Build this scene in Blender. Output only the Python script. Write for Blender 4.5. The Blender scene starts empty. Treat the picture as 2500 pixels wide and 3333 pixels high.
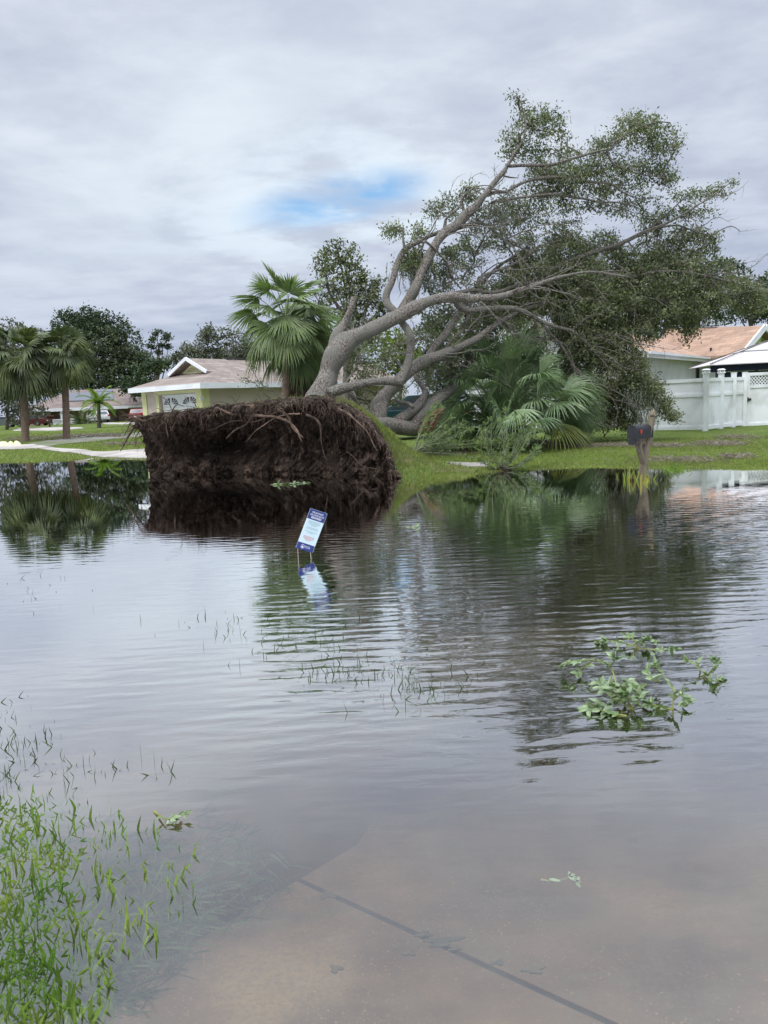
import bpy, math, random
import numpy as np
from math import radians, sin, cos, pi
from mathutils import Vector, Matrix
random.seed(7); RNG = np.random.default_rng(7)
sc = bpy.context.scene; COL = sc.collection

# ---------------------------------------------------------------- camera
FPX = 2413.0; PITCH = radians(8.41); ROLL = 0.045; CAMZ = 1.55
CAM = np.array([0.0, 0.0, CAMZ])
Fv = np.array([0, cos(PITCH), -sin(PITCH)]); U0 = np.array([0, sin(PITCH), cos(PITCH)]); X0 = np.array([1.0, 0, 0])
Rv = cos(ROLL)*X0 - sin(ROLL)*U0; Uv = cos(ROLL)*U0 + sin(ROLL)*X0
cd = bpy.data.cameras.new("camera"); cam = bpy.data.objects.new("camera", cd); COL.objects.link(cam)
cam.matrix_world = Matrix(((Rv[0], Uv[0], -Fv[0], 0), (Rv[1], Uv[1], -Fv[1], 0), (Rv[2], Uv[2], -Fv[2], CAMZ), (0, 0, 0, 1)))
cd.sensor_fit = 'VERTICAL'; cd.sensor_height = 24; cd.lens = 24*FPX/3333; cd.clip_start = 0.05; cd.clip_end = 3000
sc.camera = cam
sc.render.resolution_x, sc.render.resolution_y = 768, 1024
sc.view_settings.view_transform = 'Standard'; sc.view_settings.look = 'None'
sc.view_settings.exposure = 0.14; sc.view_settings.gamma = 1.0
sc.cycles.max_bounces = 8; sc.cycles.transparent_max_bounces = 24; sc.cycles.glossy_bounces = 3
sc.cycles.diffuse_bounces = 3; sc.cycles.sample_clamp_indirect = 6

def ray(px, py): return Fv + Rv*((px-1250)/FPX) + Uv*((1666.5-py)/FPX)
def W(px, py, Y):
    d = ray(px, py); return CAM + d*(Y/d[1])
def G(px, py, z=0.0):
    d = ray(px, py); return CAM + d*((z-CAMZ)/d[2])

# ---------------------------------------------------------------- sky and sun
world = bpy.data.worlds.new("World"); sc.world = world; world.use_nodes = True
wt = world.node_tree; wt.nodes.clear()
def NN(nt, typ, **kw):
    n = nt.nodes.new(typ)
    for k, v in kw.items():
        if k in ('operation', 'blend_type', 'data_type', 'noise_dimensions', 'feature', 'wave_type', 'bands_direction', 'sky_type', 'wave_profile', 'attribute_name', 'clamp', 'interpolation_type', 'distance', 'vector_type'):
            setattr(n, k, v)
        else: n.inputs[k].default_value = v
    return n
class NT:
    """small helper for wiring nodes"""
    def __init__(s, nt): s.nt = nt
    def l(s, a, b): s.nt.links.new(a, b)
    def val(s, x, sock):
        if isinstance(x, (int, float)): sock.default_value = x
        elif isinstance(x, (tuple, list)):
            v = tuple(x)
            if sock.type == 'RGBA' and len(v) == 3: v = v + (1,)
            sock.default_value = v
        else: s.l(x, sock)
    def m(s, op, a, b=0.0, c=0.0, clamp=False):
        n = s.nt.nodes.new('ShaderNodeMath'); n.operation = op; n.use_clamp = clamp
        s.val(a, n.inputs[0]); s.val(b, n.inputs[1])
        if op in ('MULTIPLY_ADD', 'SMOOTH_MIN'): s.val(c, n.inputs[2])
        return n.outputs[0]
    def vm(s, op, a, b=(0, 0, 0)):
        n = s.nt.nodes.new('ShaderNodeVectorMath'); n.operation = op
        s.val(a, n.inputs[0]); s.val(b, n.inputs[1])
        return n.outputs['Value'] if op in ('DOT_PRODUCT', 'LENGTH', 'DISTANCE') else n.outputs[0]
    def noise(s, vec, scale, detail=4, rough=0.55, dist=0.0):
        n = s.nt.nodes.new('ShaderNodeTexNoise'); s.val(vec, n.inputs['Vector'])
        n.inputs['Scale'].default_value = scale; n.inputs['Detail'].default_value = detail
        n.inputs['Roughness'].default_value = rough; n.inputs['Distortion'].default_value = dist
        return n.outputs['Fac']
    def mr(s, v, a, b, c=0.0, d=1.0, smooth=True):
        n = s.nt.nodes.new('ShaderNodeMapRange'); n.interpolation_type = 'SMOOTHSTEP' if smooth else 'LINEAR'
        s.val(v, n.inputs[0])
        for i, x in enumerate((a, b, c, d)): n.inputs[i+1].default_value = x
        return n.outputs[0]
    def mix(s, f, a, b, bt='MIX'):
        n = s.nt.nodes.new('ShaderNodeMix'); n.data_type = 'RGBA'; n.blend_type = bt
        s.val(f, n.inputs[0]); s.val(a, n.inputs[6]); s.val(b, n.inputs[7])
        return n.outputs[2]
    def comb(s, x, y, z):
        n = s.nt.nodes.new('ShaderNodeCombineXYZ')
        s.val(x, n.inputs[0]); s.val(y, n.inputs[1]); s.val(z, n.inputs[2]); return n.outputs[0]
    def sep(s, v):
        n = s.nt.nodes.new('ShaderNodeSeparateXYZ'); s.val(v, n.inputs[0]); return n.outputs
SUN_EL, SUN_AZ = radians(52), radians(215)     # compass-like: measured from +Y clockwise; behind and left of the viewer
k = NT(wt)
tc = wt.nodes.new('ShaderNodeTexCoord').outputs['Generated']
sx, sy, sz = k.sep(tc)
az_ = k.m('ABSOLUTE', sz)
den = k.m('ADD', az_, 0.10)
pv = k.comb(k.m('DIVIDE', sx, den), k.m('DIVIDE', sy, den), 0.0)
n1 = k.noise(pv, 0.55, 7, 0.55, 0.25)
n2 = k.noise(k.vm('ADD', pv, (7.3, 2.1, 0)), 1.5, 8, 0.56, 0.3)
n3 = k.noise(k.vm('ADD', k.vm('MULTIPLY', pv, (0.6, 1.5, 1)), (1.3, 9.1, 0)), 0.32, 3, 0.5, 0.1)
cl = k.m('ADD', k.m('ADD', k.m('MULTIPLY', n1, 0.50), k.m('MULTIPLY', n2, 0.30)), k.m('MULTIPLY', n3, 0.45))
n4 = k.noise(k.vm('MULTIPLY', k.vm('ADD', pv, (2.2, 5.5, 0)), (0.9, 1.1, 1)), 2.9, 8, 0.58, 0.15)
cl = k.m('ADD', cl, k.m('MULTIPLY', k.m('SUBTRACT', n4, 0.5), 0.48))
cl = k.mr(cl, 0.47, 0.78)
# direction masks: a brighter bank of cloud left of centre and a small gap of blue sky
def dirmask(px, py, ax, ay, r0, r1, wob=0.0, rot=0.0):
    c = ray(px, py); c = c/np.linalg.norm(c)
    rx = np.cross(c, [0, 0, 1]); rx /= np.linalg.norm(rx); ry = np.cross(rx, c)
    rx, ry = cos(rot)*rx + sin(rot)*ry, cos(rot)*ry - sin(rot)*rx
    a = k.m('DIVIDE', k.vm('DOT_PRODUCT', tc, tuple(rx)), ax); b = k.m('DIVIDE', k.vm('DOT_PRODUCT', tc, tuple(ry)), ay)
    d = k.m('SQRT', k.m('ADD', k.m('MULTIPLY', a, a), k.m('MULTIPLY', b, b)))
    f = k.m('GREATER_THAN', k.vm('DOT_PRODUCT', tc, tuple(c)), 0.3)
    if wob: d = k.m('ADD', d, k.m('MULTIPLY', k.m('SUBTRACT', n2, 0.5), wob))
    return k.m('MULTIPLY', k.mr(d, r0, r1, 1.0, 0.0), f)
bright = dirmask(640, 520, 0.36, 0.13, 0.1, 1.3, 2.2, 0.42)
rim = dirmask(1090, 655, 0.24, 0.085, 0.2, 1.3, 2.0, 0.14)
gap = dirmask(1120, 645, 0.135, 0.032, 0.35, 1.15, 1.5, 0.14)
gap = k.m('MULTIPLY', gap, k.mr(n4, 0.34, 0.50, 0.6, 1.0))
gap = k.m('MULTIPLY', gap, k.mr(n2, 0.34, 0.52))
lowd = k.mr(az_, 0.0, 0.40)            # horizon darker and bluer than higher up
base = k.mix(lowd, (0.385, 0.44, 0.58), (0.47, 0.52, 0.64))
lite = k.mix(lowd, (0.53, 0.59, 0.71), (0.70, 0.755, 0.84))
colc = k.mix(cl, base, lite)
colc = k.mix(k.m('MULTIPLY', bright, k.mr(n2, 0.36, 0.64, 0.2, 0.8)), colc, (0.76, 0.85, 0.92))
colc = k.mix(k.m('MULTIPLY', rim, k.mr(n4, 0.38, 0.60, 0.1, 0.75)), colc, (0.76, 0.87, 0.96))
sky = wt.nodes.new('ShaderNodeTexSky'); sky.sky_type = 'NISHITA'; sky.sun_disc = False
sky.sun_elevation = SUN_EL; sky.sun_rotation = SUN_AZ; sky.air_density = 1.0; sky.dust_density = 1.2; sky.ozone_density = 1.6
blue = k.vm('MULTIPLY', sky.outputs[0], (0.10, 0.145, 0.165))
colc = k.mix(k.m('MULTIPLY', gap, 0.85), colc, blue)
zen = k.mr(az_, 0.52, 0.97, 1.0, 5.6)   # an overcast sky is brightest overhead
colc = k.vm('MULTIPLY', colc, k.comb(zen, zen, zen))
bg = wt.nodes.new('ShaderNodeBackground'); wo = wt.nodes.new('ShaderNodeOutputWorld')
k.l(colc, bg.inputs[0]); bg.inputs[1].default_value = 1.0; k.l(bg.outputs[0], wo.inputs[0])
world.cycles.sampling_method = 'MANUAL'; world.cycles.sample_map_resolution = 512

sl = bpy.data.lights.new("sun", 'SUN'); sl.energy = 1.5; sl.angle = radians(20); sl.color = (1.0, 0.96, 0.9)
so = bpy.data.objects.new("sun", sl); COL.objects.link(so)
sd = Vector((sin(SUN_AZ)*cos(SUN_EL), cos(SUN_AZ)*cos(SUN_EL), sin(SUN_EL)))
so.rotation_euler = sd.to_track_quat('Z', 'Y').to_euler(); so.location = (0, 0, 40)

# ---------------------------------------------------------------- helpers
LOC = {}
def tag(o, label=None, cat=None, group=None, kind=None):
    if label: o['label'] = label
    if cat: o['category'] = cat
    if group: o['group'] = group
    if kind: o['kind'] = kind
    return o
def thing(name, label, cat, loc=(0, 0, 0), group=None, rotz=0.0):
    o = bpy.data.objects.new(name, None); COL.objects.link(o); o.empty_display_size = 0.2
    o.location = tuple(float(v) for v in loc); o.rotation_euler = (0, 0, rotz)
    LOC[o.name] = np.array(loc, float)
    return tag(o, label, cat, group)
def copy_tree(o, parent=None):
    c = o.copy(); COL.objects.link(c)
    if parent is not None: c.parent = parent
    for ch in list(o.children): copy_tree(ch, c)
    return c

class MB:
    """collects vertices and faces, then makes one mesh"""
    def __init__(s): s.v = []; s.f = {3: [], 4: []}; s.n = 0; s.r = []; s.ng = []
    def add(s, V, F, rnd=None):
        V = np.asarray(V, float).reshape(-1, 3)
        F = np.asarray(F, int)
        s.v.append(V); s.f[F.shape[1]].append(F + s.n); s.n += len(V)
        s.r.append(np.full(len(V), RNG.random() if rnd is None else 0.0) if rnd is None or np.isscalar(rnd) else np.asarray(rnd))
        if rnd is not None and np.isscalar(rnd): s.r[-1][:] = rnd
        return s
    def poly(s, pts):       # single n-gon
        P = np.asarray(pts, float); s.v.append(P); s.ng.append(np.arange(len(P)) + s.n); s.n += len(P)
        s.r.append(np.full(len(P), 0.5)); return s
    def box(s, x0, x1, y0, y1, z0, z1, fr=None):
        V = np.array([(x, y, z) for x in (x0, x1) for y in (y0, y1) for z in (z0, z1)], float)
        if fr is not None: V = fr(V)
        F = [(0, 1, 3, 2), (4, 6, 7, 5), (0, 4, 5, 1), (2, 3, 7, 6), (0, 2, 6, 4), (1, 5, 7, 3)]
        return s.add(V, F)
    def prism(s, pts, ext):  # polygon (3d pts) extruded by vector, closed
        P = np.asarray(pts, float); n = len(P); Q = P + np.asarray(ext, float)
        s.v.append(np.vstack([P, Q])); s.r.append(np.full(2*n, 0.5))
        s.ng.append(np.arange(n)[::-1] + s.n); s.ng.append(np.arange(n) + n + s.n)
        F = [(i, (i+1) % n, n+(i+1) % n, n+i) for i in range(n)]
        s.f[4].append(np.array(F) + s.n); s.n += 2*n; return s
    def tube(s, pts, rad, sides=8, cap=True, noise=0.0, rnd=None, nfreq=3.0):
        P = np.asarray(pts, float); n = len(P)
        rad = np.full(n, rad) if np.isscalar(rad) else np.asarray(rad, float)
        T = np.gradient(P, axis=0); T /= (np.linalg.norm(T, axis=1)[:, None] + 1e-9)
        ref = np.array([0, 0, 1.0]) if abs(T[0][2]) < 0.9 else np.array([1.0, 0, 0])
        a = np.cross(T[0], ref); a /= np.linalg.norm(a)
        V = np.zeros((n, sides, 3)); ang = np.arange(sides)*2*pi/sides
        for i in range(n):
            a = a - T[i]*np.dot(a, T[i]); a /= (np.linalg.norm(a) + 1e-9); b = np.cross(T[i], a)
            V[i] = P[i] + rad[i]*(np.cos(ang)[:, None]*a + np.sin(ang)[:, None]*b)
        if noise:
            C = P[:, None, :]; d = V - C
            nz = vnoise(V.reshape(-1, 3)*nfreq).reshape(n, sides, 1)*0.7 + vnoise(V.reshape(-1, 3)*nfreq*3).reshape(n, sides, 1)*0.3
            V = C + d*(1 + noise*nz)
        i, j = np.meshgrid(np.arange(n-1), np.arange(sides), indexing='ij'); j2 = (j+1) % sides
        F = np.stack([i*sides+j, i*sides+j2, (i+1)*sides+j2, (i+1)*sides+j], -1).reshape(-1, 4)
        base = s.n
        s.add(V.reshape(-1, 3), F, rnd)
        if cap:
            s.ng.append(np.arange(sides)[::-1] + base); s.ng.append(np.arange(sides) + base + (n-1)*sides)
        return s
    def build(s, name, mat, parent=None, smooth=False, loc=None, hide_empty=False):
        me = bpy.data.meshes.new(name)
        V = np.vstack(s.v)
        if parent is not None:
            o_ = LOC[parent.name]
        else:
            if loc is None: mn, mx = V.min(0), V.max(0); loc = ((mn[0]+mx[0])/2, (mn[1]+mx[1])/2, mn[2])
            o_ = np.array(loc, float)
        V = V - o_
        me.vertices.add(len(V)); me.vertices.foreach_set('co', V.astype(np.float32).ravel())
        loops = []; starts = []; tot = 0
        for kk in (3, 4):
            if s.f[kk]:
                F = np.vstack(s.f[kk]); loops.append(F.ravel()); starts.append(tot + np.arange(len(F))*kk); tot += F.size
        for g in s.ng: loops.append(g); starts.append(np.array([tot])); tot += len(g)
        L = np.concatenate(loops); S = np.concatenate(starts)
        me.loops.add(len(L)); me.loops.foreach_set('vertex_index', L.astype(np.int32))
        me.polygons.add(len(S)); me.polygons.foreach_set('loop_start', S.astype(np.int32))
        at = me.attributes.new('rnd', 'FLOAT', 'POINT'); at.data.foreach_set('value', np.concatenate(s.r).astype(np.float32))
        me.update(calc_edges=True); me.validate()
        me.polygons.foreach_set('use_smooth', np.full(len(me.polygons), bool(smooth)))
        me.materials.append(mat)
        o = bpy.data.objects.new(name, me); COL.objects.link(o)
        if parent is not None: o.parent = parent
        else: o.location = tuple(o_)
        LOC[o.name] = o_
        return o

_perm = RNG.permutation(512)
_grad = RNG.random(512)*2-1
def vnoise(P):
    """smooth value noise in -1..1 at points P (n,3)"""
    P = np.asarray(P, float); I = np.floor(P).astype(int); f = P - I; f = f*f*(3-2*f)
    out = np.zeros(len(P))
    for dx in (0, 1):
        wx = f[:, 0] if dx else 1-f[:, 0]
        for dy in (0, 1):
            wy = f[:, 1] if dy else 1-f[:, 1]
            for dz in (0, 1):
                wz = f[:, 2] if dz else 1-f[:, 2]
                h = _perm[(_perm[(_perm[(I[:, 0]+dx) & 511] + I[:, 1]+dy) & 511] + I[:, 2]+dz) & 511]
                out += wx*wy*wz*_grad[h]
    return out
def fbm(P, oct=4, gain=0.5):
    P = np.asarray(P, float); a = 1; o = 0
    for i in range(oct): o = o + a*vnoise(P); P = P*2.03 + 17.1; a *= gain
    return o
def crom(P, per=6):
    """Catmull-Rom resample of rows"""
    P = np.asarray(P, float)
    if len(P) < 3: 
        t = np.linspace(0, 1, per+1)[:, None]; return P[0]*(1-t) + P[-1]*t
    Q = np.vstack([2*P[0]-P[1], P, 2*P[-1]-P[-2]]); out = []
    for i in range(1, len(Q)-2):
        t = np.linspace(0, 1, per, endpoint=False)[:, None]
        p0, p1, p2, p3 = Q[i-1], Q[i], Q[i+1], Q[i+2]
        out.append(0.5*((2*p1) + (-p0+p2)*t + (2*p0-5*p1+4*p2-p3)*t**2 + (-p0+3*p1-3*p2+p3)*t**3))
    out.append(P[-1][None]); return np.vstack(out)
def unit(v): v = np.asarray(v, float); return v/(np.linalg.norm(v, axis=-1, keepdims=True) + 1e-12)

# ---------------------------------------------------------------- materials
def mat(name, c1, c2=None, scale=3.0, rough=0.85, bump=0.0, bscale=None, detail=5, spec=0.3, c3=None, s3=0.6, metallic=0.0,
        stretch=(1, 1, 1), rnd=0.0, transl=0.0, contrast=(0.35, 0.65), coat=0.0):
    m = bpy.data.materials.new(name); m.use_nodes = True; nt = m.node_tree; q = NT(nt)
    b = nt.nodes['Principled BSDF']; b.inputs['Roughness'].default_value = rough
    b.inputs['Specular IOR Level'].default_value = spec; b.inputs['Metallic'].default_value = metallic
    if coat: b.inputs['Coat Weight'].default_value = coat; b.inputs['Coat Roughness'].default_value = 0.08
    pos = nt.nodes.new('ShaderNodeNewGeometry').outputs['Position']
    pos = q.vm('MULTIPLY', pos, stretch)
    if c2 is None: c2 = tuple(x*0.82 for x in c1)
    col = q.mix(q.mr(q.noise(pos, scale, detail), *contrast), c1, c2)
    if c3: col = q.mix(q.mr(q.noise(q.vm('ADD', pos, (31, 7, 3)), s3, 3), 0.42, 0.66), col, c3)
    if rnd:
        a = nt.nodes.new('ShaderNodeAttribute'); a.attribute_name = 'rnd'
        fac = q.m('MULTIPLY_ADD', a.outputs['Fac'], rnd, 1-rnd/2)
        col = q.vm('MULTIPLY', col, q.comb(fac, fac, fac))
    q.l(col, b.inputs['Base Color'])
    if bump:
        bn = nt.nodes.new('ShaderNodeBump'); bn.inputs['Distance'].default_value = 1.0; bn.inputs['Strength'].default_value = 1.0
        q.l(q.m('MULTIPLY', q.noise(pos, bscale or scale*3, 6, 0.6), bump), bn.inputs['Height']); q.l(bn.outputs[0], b.inputs['Normal'])
    if transl:
        t = nt.nodes.new('ShaderNodeBsdfTranslucent'); mx = nt.nodes.new('ShaderNodeMixShader')
        q.l(q.vm('MULTIPLY', col, (1.0, 1.15, 0.6)), t.inputs[0]); mx.inputs[0].default_value = transl
        q.l(b.outputs[0], mx.inputs[1]); q.l(t.outputs[0], mx.inputs[2]); q.l(mx.outputs[0], nt.nodes['Material Output'].inputs[0])
    return m
def shingles(name, u, c1, c2, row=0.14, k_z=2.2):
    m = bpy.data.materials.new(name); m.use_nodes = True; nt = m.node_tree; q = NT(nt)
    b = nt.nodes['Principled BSDF']; b.inputs['Roughness'].default_value = 0.9; b.inputs['Specular IOR Level'].default_value = 0.2
    pos = nt.nodes.new('ShaderNodeNewGeometry').outputs['Position']
    z = q.sep(pos)[2]
    v = q.comb(q.vm('DOT_PRODUCT', pos, u), q.m('MULTIPLY', z, k_z), 0.0)
    br = nt.nodes.new('ShaderNodeTexBrick'); q.l(v, br.inputs[0]); br.offset = 0.37; br.inputs['Scale'].default_value = 1.0
    br.inputs['Brick Width'].default_value = row*2.6; br.inputs['Row Height'].default_value = row*1.2
    br.inputs['Mortar Size'].default_value = 0.008; br.inputs['Bias'].default_value = 0.1
    br.inputs['Color1'].default_value = (*c1, 1); br.inputs['Color2'].default_value = (*c2, 1); br.inputs['Mortar'].default_value = (*[x*0.5 for x in c2], 1)
    g = q.noise(pos, 1.1, 5); gg = q.m('MULTIPLY_ADD', g, 0.7, 0.65)
    q.l(q.vm('MULTIPLY', br.outputs[0], q.comb(gg, gg, gg)), b.inputs['Base Color'])
    return m
# ================================================================ terrain, water, paths
bank_px = [(-500, 1510), (0, 1505), (150, 1501), (290, 1489), (480, 1496)]
bank = [G(*p)[:2] for p in bank_px]
bank += [np.array([-5.6, 22.5]), np.array([-1.5, 20.5]), np.array([0.2, 17.2])]
bank += [G(*p)[:2] for p in [(1400, 1556), (1500, 1552), (1560, 1537), (1650, 1527), (1900, 1520), (2200, 1521), (2500, 1527), (3200, 1535)]]
bank = np.array(bank); bank = bank[np.argsort(bank[:, 0])]
bank = np.vstack([[-90, bank[0, 1]+4], bank, [90, bank[-1, 1]]])
def ss(a, b, x): t = np.clip((x-a)/(b-a), 0, 1); return t*t*(3-2*t)
def near_lawn(x, y):     # signed distance-like value, positive on the near lawn side of the drive edge
    return EDGE_N[0]*(x-EDGE_P[0]) + EDGE_N[1]*(y-EDGE_P[1])
_e0, _e1 = G(240, 3333, -0.09)[:2], G(1000, 2800, -0.09)[:2]
EDGE_P = _e0; _d = unit(_e1-_e0); EDGE_N = np.array([-_d[1], _d[0]])
def slabz(y): return -0.072-0.115*(y-1.9)      # the drive falls towards the street
def terr(x, y):
    x = np.asarray(x, float); y = np.asarray(y, float)
    yb = np.interp(x, bank[:, 0], bank[:, 1]); d = y - yb
    P = np.stack([x, y, 0*x], -1).reshape(-1, 3)
    nz = fbm(P*0.35, 3).reshape(x.shape); nf = fbm(P*2.2, 2).reshape(x.shape)
    leftness = ss(-2, -9, x)
    land = np.minimum(d*0.035, 0.10) + leftness*np.minimum(np.maximum(d, 0)*0.02, 0.16) + np.clip((y-40)*0.0032, 0, 0.25) + ss(0.0, 3, d)*(nz*0.025) + nf*0.006
    far = -np.minimum(-d*0.09, 0.30) + nf*0.004
    # the near side rises again towards the viewer
    s1 = ss(7.0, 4.6, y)
    base = far*(1-s1) + s1*(slabz(y) - 0.03)
    nl = near_lawn(x, y); lw = ss(0.0, 0.30, nl)
    lawnz = -0.070 + 0.050*ss(0.35, 1.0, nl)*ss(4.6, 2.6, y) + nf*0.008
    base = base*(1-lw*s1) + lawnz*lw*s1
    midl = ss(0.75, 0.0, np.abs((y-4.6)-0.25*(x-0.2)))*ss(2.6, 1.2, np.abs(x-0.0))
    base = base + midl*0.03
    return np.where(d > 0, land, np.where(s1 > 0, base, far))
def GT(px, py, off=0.0):
    z = 0.0
    for _ in range(8):
        p = G(px, py, z); z2 = float(terr(p[0], p[1])) + off; z = 0.5*z + 0.5*z2
    p = G(px, py, z); p[2] = z; return p

def grid_lines():
    xs = np.concatenate([np.arange(-90, -24, 4), np.arange(-24, -3, 0.35), np.arange(-3, 3, 0.06), np.arange(3, 16, 0.25), np.arange(16, 91, 3.5)])
    ys = np.concatenate([np.arange(-3, 0.8, 0.4), np.arange(0.8, 6.5, 0.05), np.arange(6.5, 13, 0.4), np.arange(13, 30, 0.15), np.arange(30, 60, 0.8), np.arange(60, 320, 8)])
    return xs, ys
xs, ys = grid_lines(); XX, YY = np.meshgrid(xs, ys)
ZZ = terr(XX, YY)
def gridmesh(XX, YY, ZZ):
    n, m_ = XX.shape; i, j = np.meshgrid(np.arange(n-1), np.arange(m_-1), indexing='ij')
    F = np.stack([i*m_+j, i*m_+j+1, (i+1)*m_+j+1, (i+1)*m_+j], -1).reshape(-1, 4)
    return np.stack([XX, YY, ZZ], -1).reshape(-1, 3), F
# terrain material: lawn above water, silt below
mg = bpy.data.materials.new('lawn_soil'); mg.use_nodes = True; q = NT(mg.node_tree); b = mg.node_tree.nodes['Principled BSDF']
pos = mg.node_tree.nodes.new('ShaderNodeNewGeometry').outputs['Position']; z = q.sep(pos)[2]
gr = q.mix(q.mr(q.noise(pos, 0.8, 4), 0.35, 0.65), (0.095, 0.130, 0.024), (0.13, 0.16, 0.036))
gr = q.mix(q.mr(q.noise(pos, 9, 5), 0.35, 0.7), gr, (0.05, 0.08, 0.014))
gr = q.mix(q.mr(q.noise(q.vm('ADD', pos, (9, 3, 0)), 1.6, 5), 0.60, 0.74, 0, 0.6), gr, (0.11, 0.085, 0.05))
silt = q.mix(q.mr(q.noise(pos, 3, 5), 0.3, 0.7), (0.105, 0.082, 0.056), (0.060, 0.056, 0.036))
q.l(q.mix(q.mr(z, -0.03, 0.0), silt, gr), b.inputs['Base Color']); b.inputs['Roughness'].default_value = 0.95; b.inputs['Specular IOR Level'].default_value = 0.1
g = MB(); g.add(*gridmesh(XX, YY, ZZ), rnd=0.5); tag(g.build('ground', mg, smooth=True, loc=(0, 0, 0)), kind='structure')

# --- the drowned exposed-aggregate drive in front of the viewer
mc = bpy.data.materials.new('aggregate_concrete'); mc.use_nodes = True; q = NT(mc.node_tree); b = mc.node_tree.nodes['Principled BSDF']
pos = mc.node_tree.nodes.new('ShaderNodeNewGeometry').outputs['Position']
c = q.mix(q.mr(q.noise(pos, 2.3, 5), 0.35, 0.65), (0.130, 0.094, 0.060), (0.070, 0.053, 0.036))
c = q.mix(q.mr(q.noise(q.vm('ADD', pos, (3, 8, 1)), 1.3, 4), 0.50, 0.68, 0, 0.9), c, (0.215, 0.168, 0.105))
c = q.mix(q.mr(q.noise(q.vm('ADD', pos, (13, 2, 1)), 5.0, 4, 0.6, 0.6), 0.55, 0.72, 0, 0.7), c, (0.10, 0.10, 0.07))
c = q.mix(q.mr(q.noise(pos, 60, 3, 0.7), 0.35, 0.75, 0, 0.65), c, (0.10, 0.085, 0.07))
vo = mc.node_tree.nodes.new('ShaderNodeTexVoronoi'); vo.inputs['Scale'].default_value = 105; q.l(q.vm('ADD', pos, q.vm('MULTIPLY', q.comb(q.noise(pos, 30), q.noise(q.vm('ADD', pos, (5, 5, 5)), 30), 0.0), (0.03, 0.03, 0))), vo.inputs['Vector'])
peb = q.m('MULTIPLY', q.mr(vo.outputs['Distance'], 0.16, 0.36, 1, 0), q.m('GREATER_THAN', q.sep(vo.outputs['Color'])[0], 0.70))
peb = q.m('MULTIPLY', peb, q.mr(q.noise(q.vm('ADD', pos, (1, 4, 2)), 1.7, 3), 0.35, 0.62, 0.25, 1.0))
c = q.mix(peb, c, q.mix(q.sep(vo.outputs['Color'])[1], (0.27, 0.21, 0.13), (0.18, 0.14, 0.10)))
q.l(c, b.inputs['Base Color']); b.inputs['Roughness'].default_value = 0.9
bn = mc.node_tree.nodes.new('ShaderNodeBump'); bn.inputs['Distance'].default_value = 0.004; q.l(q.noise(pos, 70, 3), bn.inputs['Height']); q.l(bn.outputs[0], b.inputs['Normal'])
d2 = np.array(_d); nrm = EDGE_N
def dv(s, t, z): p = _e0 + d2*s - nrm*t; return (p[0], p[1], z)
zs = -0.092
J0 = G(970, 2828, -0.092)[:2]; J1 = G(1900, 3333, -0.092)[:2]; dj = unit(J1-J0)
K1 = G(1160, 2695, -0.092)[:2]
def slab(poly, name='driveway'):
    mb = MB(); mb.prism([(p[0], p[1], slabz(p[1])-0.12) for p in poly], (0, 0, 0.12)); o = mb.build(name, mc); return tag(o, kind='structure')
# slabs either side of the diagonal joint (12 mm gap filled with silt)
gp = 0.011; nj = np.array([-dj[1], dj[0]]); nj = nj if nj[1] > 0 else -nj
A = J0 - nj*gp; B = J1 + dj*1.2 - nj*gp; Cc = np.array([_e0[0]-0.9*d2[0], _e0[1]-0.9*d2[1]]); 
slab([A, B, B + np.array([0, -2.2]), np.array([Cc[0], B[1]-2.2]), Cc])
A2 = J0 + nj*gp; B2 = J1 + dj*1.2 + nj*gp; E = np.array([5.0, 5.2]); E2 = np.array([0.5, 5.4]); E3 = np.array([K1[0], K1[1]])
slab([A2, E3, np.array([K1[0]+.30, 3.8]), np.array([4.8, 4.0]), np.array([4.8, B2[1]]), B2])
jt = MB()
def strip(p, q_, w, z0=zs-0.03, z1=zs-0.008):
    p = np.asarray(p); q_ = np.asarray(q_); n_ = np.array([-(q_-p)[1], (q_-p)[0]]); n_ = n_/np.linalg.norm(n_)*w
    jt.prism([(*a_, slabz(a_[1])-.04) for a_ in (p-n_, q_-n_, q_+n_, p+n_)], (0, 0, .032))
strip(J0, J1+dj*1.2, gp*0.98)
m_silt = mat('joint_silt', (0.018, 0.022, 0.018), (0.035, 0.038, 0.03), 20)
tag(jt.build('driveway_joint', m_silt), kind='structure')
# silt and leaf litter drifted along joints
m_muck = mat('silt_patch', (0.035, 0.045, 0.035), (0.06, 0.065, 0.05), 12, c3=(0.10, 0.09, 0.06), s3=6)
mk = MB()
for (px, py, r, e) in [(1065, 2890, .020, 1.3), (1440, 3068, .022, 2.2), (1380, 3040, .014, 1.6), (1095, 3170, .016, 1.0), (1330, 3110, .014, 1.2), (1740, 3180, .014, 2.0), (1620, 3150, .010, 2.0), (1480, 3095, .012, 1.3)]:
    p = G(px, py, zs); a = np.linspace(0, 2*pi, 22, endpoint=False); rr = r*(1 + 0.35*np.sin(3*a+px) + 0.25*np.sin(5*a+py))
    u_ = rr*np.cos(a)*e; v_ = rr*np.sin(a); th = 0.2
    mk.prism(np.stack([p[0]+u_*cos(th)-v_*sin(th), p[1]+u_*sin(th)+v_*cos(th), slabz(p[1]+u_*sin(th)+v_*cos(th))-.002], 1), (0, 0, 0.005))
tag(mk.build('silt_patches', m_muck), 'dark patches of silt and sunken litter on the drowned concrete', kind='stuff')

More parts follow.
